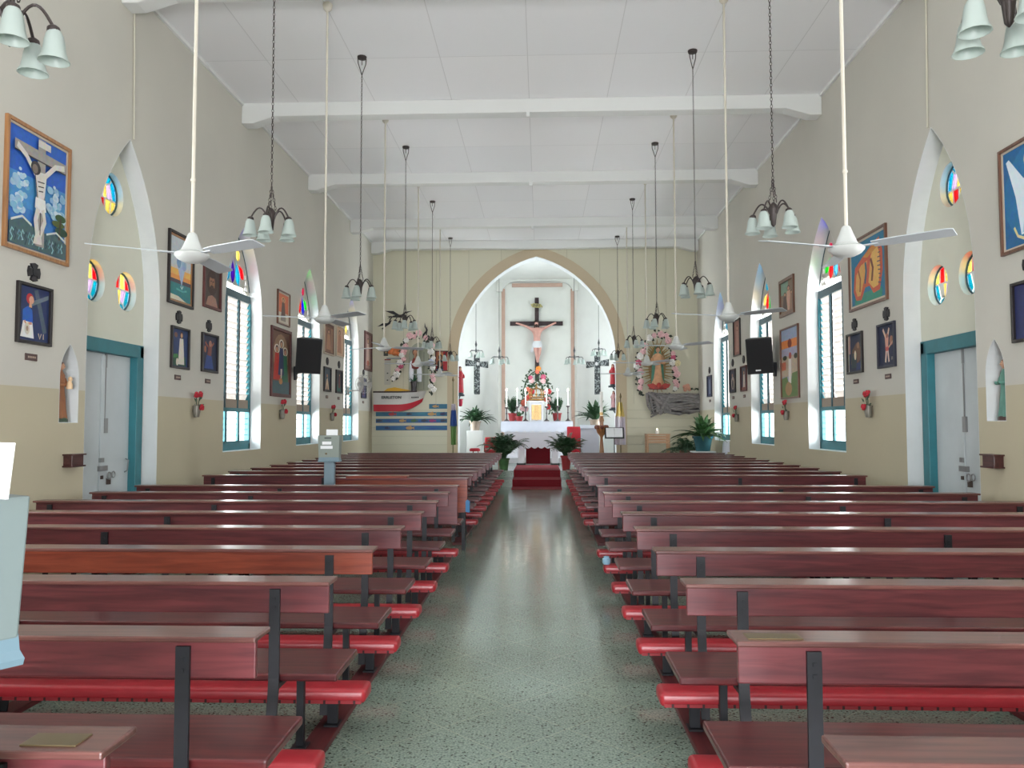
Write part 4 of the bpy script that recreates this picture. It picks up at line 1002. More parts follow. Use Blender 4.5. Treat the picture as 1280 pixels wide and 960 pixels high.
station('narrow blue-grey station picture on the right wall next to the arch wall', 'R', 20.42, 20.96, 2.23, 2.785, [('p', (120, 130, 150), [(0.3, 0.1), (0.7, 0.1), (0.6, 0.85), (0.4, 0.85)])], (44, 52, 84), 'navy')
# dark pattee crosses and name plates over and under each station
M_CROSS = mat('black_cross', (34, 32, 36), 0.5); M_PLQ = mat('brown_plate', (78, 56, 52), 0.5); M_PLT = mat('pale_plate_text', (176, 156, 140), 0.5)
cproto = pproto = None
STN = [('L', 7.21, 2.97, 'above picture VI at the left edge'), ('L', 10.2, 2.95, 'above the white-robed station picture'), ('L', 11.14, 2.95, 'above the orange-figure station picture'), ('L', 17.45, 2.94, 'above the kneeling-figure station picture'), ('L', 18.47, 2.94, 'above the dark green station picture'), ('L', 21.06, 2.92, 'on the left wall nearest the arch wall'),
       ('R', 7.2, 2.97, 'above the picture cut by the right edge'), ('R', 10.14, 2.925, 'above the raised-arms station picture'), ('R', 11.16, 2.915, 'above the bent-figure station picture'), ('R', 18.2, 2.92, 'above the arched-figure station picture'), ('R', 17.22, 2.92, 'above the picture behind the right loudspeaker'), ('R', 20.7, 2.92, 'on the right wall nearest the arch wall')]
def pattee():
    m = MB(); t = 0.02
    for q in range(4):
        a = q*PI/2; c, s_ = math.cos(a), math.sin(a)
        L = [(0.012, -0.02), (0.075, -0.05), (0.088, 0.0), (0.075, 0.05), (0.012, 0.02)]
        m.plate([[(x*c-y*s_, x*s_+y*c) for x, y in L]], t, lambda u, v, w: (u, -w, v))
    m.plate([circ(0, 0, 0.035, n=12)], t*1.2, lambda u, v, w: (u, -w, v))
    return m
for side, u, z, wh in STN:
    if cproto is None:
        cproto = pattee().build('mounted_cross', M_CROSS); o = cproto
    else: o = cproto.copy(); COL.objects.link(o)
    o.location = (-WX if side == 'L' else WX, u, z); o.rotation_euler = (0, 0, frame_rz(side))
    tag(o, 'small black flared cross %s' % wh, 'cross', 'black crosses over the stations')
    zz = z-0.79 if 'edge' not in wh else 2.175
    if pproto is None:
        pproto = thing('sign_plate', '', 'name plate')
        MB().b2((-0.085, -0.012, -0.032), (0.085, 0, 0.032)).build('plate', M_PLQ, pproto, bevel=0.003)
        m = MB()
        for k in range(7): m.b2((-0.055+k*0.017, -0.0135, -0.009), (-0.045+k*0.017, -0.0115, 0.009))
        m.build('lettering', M_PLT, pproto); p = pproto
    else: p = dup(pproto, (0, 0, 0))
    p.location = (-WX if side == 'L' else WX, u, zz); p.rotation_euler = (0, 0, frame_rz(side))
    tag(p, 'small brown name plate %s' % wh.replace('above', 'below'), 'name plate', 'station name plates')

# other paintings
BE = (210, 200, 180)
picture('framed_picture', 'black-framed painting of a blue-white ghostly figure over a teal sea at sunset', 'picture', 'L', 9.86, 10.59, 3.1, 4.05, 'black', 0.035, (206, 202, 192),
        [('r', (196, 204, 210), 0, 0.55, 1, 1), ('r', (232, 180, 96), 0, 0.34, 1, 0.5), ('r', (226, 150, 76), 0, 0.32, 1, 0.40), ('r', (84, 70, 80), 0, 0.27, 1, 0.33), ('r', (52, 128, 132), 0, 0, 1, 0.27), ('p', (210, 206, 190), [(0, 0), (0.8, 0), (0.4, 0.07), (0, 0.08)]), ('p', (170, 190, 214), [(0.3, 0.6), (0.55, 0.24), (0.75, 0.62), (0.55, 0.78), (0.35, 0.74)]), ('e', (120, 150, 190), 0.4, 0.62, 0.1, 0.1), ('e', (150, 176, 206), 0.66, 0.58, 0.1, 0.08), ('e', (200, 212, 222), 0.52, 0.8, 0.08, 0.07), ('l', (90, 170, 168), [(0.3, 0.18), (0.6, 0.16), (0.8, 0.19)], 0.03), ('l', (190, 214, 214), [(0.5, 0.24), (0.56, 0.2), (0.62, 0.25)], 0.03)], 'oak', 0.03)
picture('framed_picture', 'brown-framed portrait of a long-haired bearded man', 'picture', 'L', 10.92, 11.53, 3.2, 3.83, 'maroon', 0.04, (74, 62, 58),
        [('e', (62, 42, 36), 0.5, 0.62, 0.34, 0.32), ('e', (150, 104, 80), 0.5, 0.62, 0.18, 0.22), ('e', (60, 40, 34), 0.5, 0.42, 0.17, 0.13), ('e', (60, 40, 34), 0.5, 0.84, 0.22, 0.1), ('e', (64, 44, 38), 0.5, 0.53, 0.10, 0.03), ('e', (50, 32, 28), 0.43, 0.66, 0.04, 0.02), ('e', (50, 32, 28), 0.57, 0.66, 0.04, 0.02), ('l', (120, 78, 60), [(0.5, 0.66), (0.5, 0.54)], 0.03), ('l', (96, 52, 46), [(0.45, 0.49), (0.55, 0.49)], 0.016), ('p', (160, 120, 104), [(0.1, 0), (0.9, 0), (0.75, 0.24), (0.5, 0.3), (0.25, 0.24)])])
picture('framed_picture', 'small orange and cream icon picture, upper of two on the left wall', 'picture', 'L', 14.05, 14.74, 3.36, 3.985, 'brown', 0.025, (206, 130, 90),
        [('r', (208, 198, 180), 0, 0, 1, 0.34), ('r', (206, 112, 78), 0, 0.34, 1, 1)]+fig(0.5, 0.12, 0.76, (96, 72, 66), w=0.3, halo=(216, 176, 120))+[('r', (150, 140, 128), 0.25, 0.04, 0.75, 0.22)], 'cream', 0.03)
picture('framed_picture', 'tall brown icon of three white-haloed figures in red, blue and green', 'picture', 'L', 13.74, 14.85, 2.04, 3.29, 'maroon', 0.06, (112, 78, 62),
        [('e', (148, 118, 92), 0.5, 0.62, 0.42, 0.34), ('r', (64, 92, 98), 0, 0, 1, 0.2)]+fig(0.28, 0.22, 0.55, (186, 56, 44), w=0.24, halo=(226, 220, 206))+fig(0.74, 0.2, 0.55, (44, 104, 76), w=0.24, halo=(226, 220, 206))+fig(0.52, 0.3, 0.56, (54, 62, 96), w=0.22, halo=(226, 220, 206))+[('p', (210, 200, 184), [(0.48, 0.4), (0.58, 0.4), (0.54, 0.24), (0.5, 0.24)]), ('e', (180, 122, 70), 0.5, 0.2, 0.1, 0.05)])
picture('framed_picture', 'tall brown picture, first of two side by side near the second left fan', 'picture', 'L', 17.12, 17.98, 3.09, 3.81, 'cream', 0.03, (150, 112, 88), [('r', (128, 88, 70), 0.2, 0, 0.75, 1)]+fig(0.5, 0.1, 0.75, (172, 124, 96), w=0.34)+[('r', (110, 76, 62), 0, 0.92, 1, 1)], 'maroon', 0.03)
picture('framed_picture', 'tan picture, second of two side by side near the second left fan', 'picture', 'L', 18.13, 18.88, 3.12, 3.85, 'cream', 0.03, (196, 158, 130), fig(0.5, 0.1, 0.8, (170, 118, 92), w=0.36))
picture('framed_picture', 'brown-framed reddish picture at the far end of the left wall', 'picture', 'L', 21.12, 22.05, 3.0, 4.06, 'maroon', 0.06, (150, 116, 112), fig(0.5, 0.1, 0.8, (200, 172, 160), w=0.36)+[('e', (170, 96, 76), 0.5, 0.16, 0.2, 0.08)])
AN = [('e', (32, 110, 160), 0.5, 0.5, 0.5, 0.5), ('e', (222, 196, 140), 0.5, 0.84, 0.15, 0.12), ('e', (206, 164, 140), 0.5, 0.83, 0.08, 0.07), ('p', (214, 228, 236), [(0.05, 0.9), (0.1, 0.92), (0.34, 0.66), (0.66, 0.66), (0.9, 0.92), (0.95, 0.88), (0.78, 0.5), (0.7, 0.12), (0.28, 0.1), (0.2, 0.5)]), ('p', (150, 200, 220), [(0.3, 0.12), (0.42, 0.6), (0.48, 0.12)]), ('p', (120, 184, 212), [(0.52, 0.12), (0.56, 0.6), (0.66, 0.14)]), ('l', (222, 206, 150), [(0.16, 0.2), (0.22, 0.1), (0.36, 0.04), (0.64, 0.04), (0.78, 0.1), (0.84, 0.2)], 0.03)]
picture('framed_picture', 'blue painting of a white-robed figure, cut off by the right edge of the photo', 'picture', 'R', 6.6, 7.59, 3.11, 4.11, 'brown', 0.03, (24, 96, 146), AN, 'cream', 0.02)
GU = [('r', (42, 116, 150), 0, 0, 1, 1), ('r', (58, 140, 120), 0.1, 0, 0.9, 0.16),
      ('p', (196, 92, 66), [(0.06, 0.24), (0.14, 0.08), (0.3, 0.06), (0.42, 0.24), (0.55, 0.24), (0.66, 0.1), (0.84, 0.12), (0.93, 0.4), (0.93, 0.72), (0.84, 0.94), (0.62, 0.86), (0.35, 0.74), (0.12, 0.62)]),
      ('p', (214, 164, 92), [(0.12, 0.26), (0.18, 0.14), (0.28, 0.14), (0.38, 0.34), (0.5, 0.66), (0.3, 0.62), (0.16, 0.5)]), ('p', (222, 176, 100), [(0.52, 0.3), (0.66, 0.18), (0.8, 0.2), (0.86, 0.44), (0.84, 0.7), (0.76, 0.88), (0.6, 0.7)]),
      ('p', (204, 140, 70), [(0.36, 0.74), (0.86, 0.92), (0.80, 0.8), (0.5, 0.7)]), ('l', (60, 96, 116), [(0.42, 0.3), (0.46, 0.5), (0.44, 0.64)], 0.05), ('l', (116, 66, 52), [(0.62, 0.3), (0.66, 0.5), (0.6, 0.66)], 0.05), ('l', (150, 90, 56), [(0.26, 0.2), (0.28, 0.4), (0.22, 0.56)], 0.04)]
for k in range(9): GU.append(('l', (96, 84, 96), [(0.80+0.02*math.sin(k), 0.24+k*0.065), (0.88, 0.22+k*0.067)], 0.018))
picture('framed_picture', 'large teal painting of swirling orange and gold wing shapes behind the nearest right fan', 'picture', 'R', 10.07, 11.29, 3.1, 4.07, 'brown', 0.035, (42, 116, 150), GU, 'cream', 0.03)
picture('framed_picture', 'small brown-framed picture of people, above the sunset scroll on the right wall', 'picture', 'R', 13.74, 14.56, 3.45, 4.12, 'brown', 0.06, (128, 106, 88),
        [('r', (120, 150, 130), 0, 0.6, 0.6, 1)]+fig(0.62, 0.05, 0.8, (200, 160, 136), w=0.3)+fig(0.34, 0.05, 0.62, (84, 66, 60), w=0.26)+fig(0.86, 0.05, 0.6, (150, 116, 98), w=0.22))
picture('framed_picture', 'tall painting of an orange sunset with a white path and green fields', 'picture', 'R', 13.55, 14.55, 1.98, 3.24, 'brown', 0.03, (150, 160, 184),
        [('r', (150, 166, 194), 0, 0.78, 1, 1), ('r', (230, 140, 76), 0, 0.72, 1, 0.84), ('e', (130, 62, 44), 0.5, 0.78, 0.12, 0.07), ('r', (172, 170, 190), 0, 0.6, 1, 0.72), ('r', (190, 172, 150), 0, 0.3, 1, 0.6), ('r', (192, 110, 84), 0, 0.4, 0.26, 0.52), ('p', (96, 122, 66), [(0, 0), (1, 0), (1, 0.36), (0.62, 0.34), (0.5, 0.14), (0.3, 0.3), (0, 0.28)]), ('p', (226, 220, 214), [(0.4, 0.2), (0.56, 0.2), (0.58, 0.56), (0.42, 0.56)]), ('e', (52, 58, 44), 0.2, 0.58, 0.13, 0.035), ('e', (52, 58, 44), 0.84, 0.58, 0.1, 0.04), ('e', (170, 72, 66), 0.52, 0.6, 0.08, 0.05), ('e', (168, 134, 92), 0.4, 0.12, 0.2, 0.1)])
picture('framed_picture', 'tall reddish-brown picture beyond the right loudspeaker', 'picture', 'R', 17.45, 18.05, 3.04, 3.85, 'black', 0.03, (140, 92, 80), fig(0.5, 0.08, 0.8, (168, 124, 108), w=0.3))

# ------------------------------------------------------------------ flowers in wire wall vases
M_ROSE = mat('red_silk_flower', (178, 34, 50), 0.6, vary=0.2, scale=40); M_LEAF = mat('dark_leaf', (34, 66, 40), 0.5, vary=0.3, scale=20); M_VASE = mat('grey_wire_vase', (126, 122, 112), 0.4, metal=0.3)
def wall_flowers(label, side, u, z):
    r = wall_thing('hanging_flower_vase', label, 'flower vase', side, u, z, 'red flowers on the walls')
    m = MB(); m.lathe([(0.0, -0.16), (0.035, -0.155), (0.05, -0.08), (0.042, 0.0), (0.05, 0.01), (0.045, 0.01), (0.037, 0.0), (0.043, -0.08), (0.03, -0.14)], 12, (0, -0.055, 0)); m.torus((-0.05, -0.05, -0.06), 0.05, 0.006, 14, 5, 'Y', (0.5, 1.6)); m.b2((-0.01, -0.02, -0.02), (0.01, 0, 0.0)); m.build('vase', M_VASE, r, smooth=40)
    m = MB()
    for a, b in (((0, -0.05, -0.1), (-0.05, -0.07, 0.14)), ((0, -0.05, -0.1), (0.05, -0.08, 0.15)), ((0.0, -0.06, 0), (0.02, -0.11, 0.02))): m.tube([a, b], 0.006, 5)
    for x, z_, ang in ((0.08, 0.0, 0.3), (-0.06, 0.05, 2.6), (0.03, 0.07, 1.2), (0.06, 0.09, 0.8)):
        c, s_ = math.cos(ang), math.sin(ang); P = [(0, -0.0), (0.04, 0.018), (0.1, 0.0), (0.04, -0.018)]
        m.plate([[(x+a*c-b*s_, z_+a*s_+b*c) for a, b in P]], 0.004, lambda u_, v, w: (u_, -0.08-w, v))
    m.build('leaves', M_LEAF, r)
    for x, z_, y in ((-0.05, 0.15, -0.07), (0.055, 0.16, -0.08), (0.01, -0.02, -0.12)):
        m = MB()
        for k in range(6):
            a = 2*PI*k/6; m.ball((x+0.02*math.cos(a), y+0.01*math.sin(a*2), z_+0.02*math.sin(a)), (0.026, 0.02, 0.026), 7, 5)
        m.ball((x, y-0.015, z_+0.005), 0.022, 8, 6); m.build('blossom', M_ROSE, r, smooth=60)
    return r
for side, u, z, wh in (('L', 10.68, 1.80, 'between left door recess and nearest left window'), ('L', 14.28, 1.80, 'under the three-figure icon on the left wall'), ('L', 17.75, 1.78, 'under the far picture pair on the left wall'),
                       ('R', 10.65, 1.78, 'between right door recess and nearest right window'), ('R', 14.18, 1.76, 'under the sunset painting on the right wall'), ('R', 17.75, 1.74, 'on the right wall past the loudspeaker')):
    wall_flowers('red silk flowers in a wire vase %s' % wh, side, u, z)
# ------------------------------------------------------------------ little dark wooden boxes by the doors
M_DWOOD = wood('dark_stained_wood', (56, 26, 26), (84, 44, 40), axis=1)
for side, u, z in (('L', 7.86, 1.19), ('R', 7.80, 1.185)):
    r = wall_thing('mounted_wooden_box', 'small dark wooden stoup shelf under the statue niche on the %s wall' % SIDE[side], 'holy water box', side, u, z)
    MB().b2((-0.10, -0.09, -0.05), (0.10, 0, 0.05)).build('body', M_DWOOD, r, bevel=0.003)
    MB().b2((-0.12, -0.11, 0.05), (0.12, 0, 0.066)).build('top_board', M_DWOOD, r, bevel=0.003)
    MB().b2((-0.12, -0.105, -0.066), (0.12, 0, -0.05)).build('bottom_board', M_DWOOD, r, bevel=0.003)
# ------------------------------------------------------------------ robed statues
def statue(name, label, loc, rz, H, robe, mantle, base_c, skin_c=(206, 160, 132), hair_c=(84, 58, 42), child=False, base_r=0.16, arms=True):
    r = thing(name, label, 'statue', loc, rz)
    k = H/1.0
    mr = mat('statue_paint_%d_%d_%d' % robe, robe, 0.5, vary=0.12, scale=14); mm = mat('statue_paint_%d_%d_%d' % mantle, mantle, 0.5, vary=0.12, scale=14)
    MB().lathe([(base_r*k, 0), (base_r*k, 0.05*k), (base_r*0.85*k, 0.07*k)], 12).build('plinth', mat('statue_paint_%d_%d_%d' % base_c, base_c, 0.5), r)
    def rings(prof, n=18, fold=0.0):
        V = []; Fc = []
        for i, (rx, ry, z, cy) in enumerate(prof):
            for q in range(n):
                a = 2*PI*q/n; f = 1+fold*math.cos(a*6)*(1-z)
                V.append((rx*f*math.cos(a)*k, (cy+ry*f*math.sin(a))*k, z*k))
        for i in range(len(prof)-1):
            for q in range(n):
                q2 = (q+1) % n; Fc.append((i*n+q, i*n+q2, (i+1)*n+q2, (i+1)*n+q))
        Fc.append(tuple(range(n-1, -1, -1))); Fc.append(tuple((len(prof)-1)*n+q for q in range(n)))
        return MB().add(V, Fc)
    rings([(0.135, 0.115, 0.06, 0), (0.12, 0.10, 0.2, 0), (0.10, 0.085, 0.42, 0), (0.095, 0.07, 0.56, 0), (0.115, 0.075, 0.68, 0), (0.12, 0.07, 0.76, 0), (0.07, 0.05, 0.82, 0), (0.035, 0.035, 0.84, 0)], fold=0.12).build('robe', mr, r, smooth=60)
    m = rings([(0.145, 0.10, 0.12, 0.025), (0.135, 0.09, 0.35, 0.025), (0.125, 0.08, 0.6, 0.022), (0.13, 0.075, 0.74, 0.02), (0.085, 0.06, 0.83, 0.018), (0.07, 0.07, 0.9, 0.015), (0.06, 0.065, 0.97, 0.012), (0.02, 0.03, 1.0, 0.012)], fold=0.1)
    m.build('mantle', mm, r, smooth=60)
    m = MB(); m.ball((0, -0.03*k, 0.905*k), (0.048*k, 0.055*k, 0.068*k), 12, 8); m.ball((0, -0.088*k, 0.90*k), (0.01*k, 0.014*k, 0.016*k), 6, 4); m.tube([(0, -0.01*k, 0.80*k), (0, -0.02*k, 0.86*k)], 0.03*k, 8); m.build('head', mat('statue_skin', skin_c, 0.5), r, smooth=70)
    m = MB(); m.ball((0, -0.015*k, 0.93*k), (0.056*k, 0.058*k, 0.06*k), 12, 8); m.build('hair', mat('statue_hair_%d' % hair_c[0], hair_c, 0.6), r, smooth=70)
    if arms:
        for s_ in (-1, 1):
            skin('sleeve', [(s_*0.115*k, 0, 0.74*k, 0.04*k), (s_*0.15*k, -0.03*k, 0.60*k, 0.036*k), (s_*0.07*k, -0.13*k, 0.60*k, 0.032*k), (s_*0.04*k, -0.15*k, 0.62*k, 0.018*k)], [(0, 1), (1, 2), (2, 3)], mr, r, 1)
    if child:
        m = MB(); m.ball((0.06*k, -0.15*k, 0.70*k), (0.035*k, 0.035*k, 0.042*k), 10, 7); m.lathe([(0.05*k, 0), (0.045*k, 0.08*k), (0.02*k, 0.14*k)], 10, (0.06*k, -0.14*k, 0.54*k)); m.build('child', mat('statue_cream', (222, 190, 150), 0.5), r, smooth=60)
    return r
statue('niche_statue', 'brown and gold carved statue in the pointed niche of the left wall', (-WX-0.095, NICHE['L']-0.02, 1.572), PI/2, 0.62, (150, 96, 60), (112, 66, 46), (50, 70, 52), child=True, base_r=0.14)
statue('niche_statue', 'statue in teal and rose holding a staff in the pointed niche of the right wall', (WX+0.095, NICHE['R']-0.02, 1.572), -PI/2, 0.60, (92, 142, 128), (176, 128, 92), (70, 46, 42), hair_c=(120, 86, 54), base_r=0.14)
# ------------------------------------------------------------------ plants
M_FERN = mat('palm_green', (44, 74, 46), 0.5, vary=0.35, scale=9); M_FERN2 = mat('mid_green_leaf', (58, 96, 52), 0.45, vary=0.35, scale=9); M_STEM = mat('plant_stem', (84, 92, 56), 0.6)
M_RPOT = mat('red_plastic_pot', (150, 44, 48), 0.4); M_SOIL = mat('soil', (48, 38, 32), 0.9); M_MARB = mat('white_marble', (222, 222, 226), 0.35, vary=0.03, scale=4)
def frond(m, base, az, L, lift, droop, leaf, n=11, w=0.016):
    pts = []; c, s = math.cos(az), math.sin(az)
    for k in range(n+1):
        t = k/n; r = L*(t*math.cos(lift)); z = L*(math.sin(lift)*t-droop*t*t)
        pts.append(Vector((base[0]+c*r, base[1]+s*r, base[2]+z)))
    m.tube(pts, 0.005, 4, rs=[0.007*(1-0.7*k/n) for k in range(n+1)])
    for k in range(2, n+1):
        t = k/n; d = (pts[k]-pts[k-1]).normalized(); sd = d.cross(Vector((0, 0, 1)))
        if sd.length < 0.01: sd = Vector((-s, c, 0))
        sd.normalize(); ll = leaf*(0.45+0.75*math.sin(PI*min(1, t*0.95)))
        for sg in (-1, 1):
            tip = pts[k]+sd*sg*ll*0.75+d*ll*0.55-Vector((0, 0, ll*0.25)); mid = pts[k]+(tip-pts[k])*0.45
            m.add([pts[k], mid+d*w, tip, mid-d*w], [(0, 1, 2, 3)])
def blade_leaf(m, base, az, L, lift, droop, w):
    c, s = math.cos(az), math.sin(az); n = 7; V = []; side = Vector((-s, c, 0))
    for k in range(n+1):
        t = k/n; r = L*t*math.cos(lift); z = L*(math.sin(lift)*t-droop*t*t); p = Vector((base[0]+c*r, base[1]+s*r, base[2]+z)); ww = w*math.sin(PI*min(1, 0.12+0.88*t))**0.8*(1 if t < 1 else 0)
        V += [p-side*ww, p+Vector((0, 0, -ww*0.3)), p+side*ww]
    m.add(V, [(3*k+a, 3*k+a+1, 3*k+a+4, 3*k+a+3) for k in range(n) for a in (0, 1)])
def plant(name, label, loc, kind, nf, L, droop, leaf, pot=(0.14, 0.22), pot_m=None, fm=None, group=None, seed=1, cat='potted plant', lifts=(0.5, 1.4), xmax=9.0):
    r = thing(name, label, cat, loc, 0, group); rn = random.Random(seed); ph = pot[1]; pr = pot[0]
    MB().lathe([(pr*0.72, 0), (pr*0.95, ph*0.85), (pr*1.06, ph*0.86), (pr*1.08, ph), (pr*0.96, ph), (pr*0.9, ph*0.9), (0, ph*0.9)], 18).build('pot', pot_m or M_RPOT, r, smooth=40)
    m = MB()
    for k in range(nf):
        az = 2*PI*k/nf+rn.uniform(-0.3, 0.3); lf = rn.uniform(*lifts); LL = L*rn.uniform(0.75, 1.1); b = (rn.uniform(-0.04, 0.04), rn.uniform(-0.04, 0.04), ph*0.9)
        if kind == 'palm': frond(m, b, az, LL, lf, droop*rn.uniform(0.7, 1.2), leaf)
        else: blade_leaf(m, b, az, LL, lf, droop*rn.uniform(0.6, 1.3), leaf)
    m.v = [Vector((min(v.x, xmax), v.y, v.z)) for v in m.v]
    m.build('foliage', fm or M_FERN, r, recalc=False)
    return r
# ------------------------------------------------------------------ carpet over the steps
m = MB()
pr = [(18.85, 0.0), (STEP1-0.012, 0.0), (STEP1-0.012, 0.17), (STEP2-0.012, 0.17), (STEP2-0.012, PZ), (23.15, PZ)]
pt = [(18.85, 0.012), (STEP1-0.024, 0.012), (STEP1-0.024, 0.182), (STEP2-0.024, 0.182), (STEP2-0.024, PZ+0.012), (23.15, PZ+0.012)]
m.plate([pr+pt[::-1]], 1.2, lambda u, v, w: (-0.52+w, u, v))
o = m.build('carpet_runner', M_RUG); tag(o, 'dark red carpet runner laid over the sanctuary steps', 'carpet')
# ------------------------------------------------------------------ altars
M_CLOTH = mat('white_altar_cloth', (212, 216, 228), 0.8, vary=0.03, scale=6); M_LACE = mat('white_lace', (226, 228, 236), 0.85)
def scallop(x0, x1, ztop, zb, n, d):
    L = [(x1, ztop), (x0, ztop)]; w = (x1-x0)/n
    for k in range(n):
        for j in range(7): L.append((x0+w*(k+j/6), zb-d*math.sin(PI*j/6)))
    return L
AX = at(671, 530, 25.2).x
MB().b2((AX-1.6, 24.5, PZ), (AX+1.6, 26.6, PZ+0.16)).build('floor_altar_step', M_MARB)['kind'] = 'structure'
zt = at(671, 526.5, 25.0).z
r = thing('high_altar', 'long white-clothed high altar against the back of the sanctuary', 'altar', (AX, 25.35, PZ+0.16)); hz = zt-PZ-0.16
MB().b2((-1.02, -0.28, 0), (1.02, 0.75, hz-0.08)).build('body', M_MARB, r, bevel=0.01); MB().b2((-1.1, -0.34, hz-0.08), (1.1, 0.80, hz-0.02)).build('altar_top', M_MARB, r, bevel=0.01)
m = MB(); m.b2((-1.13, -0.37, hz-0.018), (1.13, 0.81, hz)); m.plate([scallop(-1.13, 1.13, hz-0.01, hz-0.30, 9, 0.05)], 0.012, lambda u, v, w: (u, -0.37+w, v)); m.b2((-1.13, -0.36, hz-0.34), (-1.118, 0.34, hz-0.01)); m.b2((1.118, -0.36, hz-0.34), (1.13, 0.34, hz-0.01))
m.build('altar_cloth', M_CLOTH, r); AZ = zt
FX = at(672.5, 540, 23.4).x; zf = at(672, 540.5, 23.2).z
r = thing('front_altar', 'white-clothed altar table in front, between two palms at the head of the carpet', 'altar', (FX, 23.6, PZ)); fh = zf-PZ
MB().b2((-0.74, -0.30, fh-0.07), (0.74, 0.30, fh-0.012)).build('altar_top', M_MARB, r, bevel=0.008)
for s_ in (-1, 1):
    lg = MB().b2((s_*0.50-0.10, -0.22, 0.05), (s_*0.50+0.10, 0.22, fh-0.07)).build('leg', M_MARB, r, bevel=0.01); MB().b2((s_*0.50-0.13, -0.25, 0), (s_*0.50+0.13, 0.25, 0.05)).build('leg_base', M_SLOT, lg, bevel=0.005)
m = MB(); m.b2((-0.77, -0.33, fh-0.012), (0.77, 0.32, fh)); m.plate([scallop(-0.77, 0.77, fh-0.006, fh-0.42, 8, 0.05)], 0.012, lambda u, v, w: (u, -0.33+w, v)); m.build('altar_cloth', M_LACE, r)
MB().b2((-0.36, 0.10, 0.02), (0.36, 0.13, fh-0.1)).build('frontal', M_RUG, r)
# ------------------------------------------------------------------ tabernacle, crown, garland, candles
M_GOLD = mat('gilt', (200, 168, 116), 0.35, metal=0.7, vary=0.25, scale=30); M_GOLDD = mat('old_gilt', (150, 112, 62), 0.4, metal=0.6, vary=0.2, scale=20)
p = at(670.5, 514, 25.4); TX = p.x
r = thing('tabernacle', 'white tabernacle with a gold door in the middle of the high altar', 'tabernacle', (TX, 25.42, AZ))
th = at(670, 503, 25.3).z-AZ
MB().b2((-0.22, -0.16, 0), (0.22, 0.2, th)).build('body', M_MARB, r, bevel=0.008)
MB().b2((-0.25, -0.20, th), (0.25, 0.22, th+0.05)).build('cornice', M_MARB, r, bevel=0.01)
for s_ in (-1, 1): MB().lathe([(0.035, 0), (0.03, 0.03), (0.026, 0.06), (0.024, th-0.06), (0.032, th-0.02), (0.03, th)], 12, (s_*0.195, -0.18, 0)).build('pilaster', M_MARB, r, smooth=40)
m = MB(); m.plate([[(-0.15, 0.05), (0.15, 0.05), (0.15, th-0.08), (-0.15, th-0.08)]], 0.02, lambda u, v, w: (u, -0.16-w, v))
for k in range(4): m.torus((0, -0.182, 0.12+k*0.1), 0.09-0.012*k, 0.008, 16, 5, 'Y')
m.b2((-0.012, -0.195, 0.12), (0.012, -0.175, th-0.14)); m.b2((-0.07, -0.195, th*0.5), (0.07, -0.175, th*0.5+0.03))
m.build('gold_door', M_GOLD, r)
r = thing('gilded_crown', 'openwork gilded crown on top of the tabernacle', 'crown', (TX, 25.42, AZ+th+0.05))
m = MB(); m.torus((0, 0, 0.04), 0.22, 0.035, 24, 8); m.torus((0, 0, 0.12), 0.2, 0.02, 24, 6); m.build('band', M_GOLDD, r, smooth=50)
for k in range(8):
    a = 2*PI*k/8; c, s_ = math.cos(a), math.sin(a)
    m = MB(); m.tube([(0.21*c, 0.21*s_, 0.1), (0.24*c, 0.24*s_, 0.25), (0.18*c, 0.18*s_, 0.36), (0.06*c, 0.06*s_, 0.40), (0, 0, 0.38)], 0.018, 6); m.ball((0.215*c, 0.215*s_, 0.2), 0.04, 8, 5); m.build('arch_rib', M_GOLDD, r, smooth=50)
m = MB(); m.ball((0, 0, 0.43), 0.045, 10, 6); m.b2((-0.012, -0.01, 0.46), (0.012, 0.01, 0.58)); m.b2((-0.045, -0.01, 0.51), (0.045, 0.01, 0.535)); m.build('orb_and_cross', M_GOLDD, r)
PK = mat('pink_blossom', (232, 188, 192), 0.6, vary=0.15, scale=30); WH = mat('white_blossom', (232, 230, 226), 0.6, vary=0.06, scale=30); RD = mat('red_blossom', (206, 60, 62), 0.6, vary=0.15, scale=30); CO = mat('coral_blossom', (226, 120, 100), 0.6, vary=0.15, scale=30); PU = mat('magenta_blossom', (196, 92, 122), 0.6, vary=0.15, scale=30)
GL = mat('garland_leaf', (44, 56, 44), 0.55, vary=0.4, scale=18)
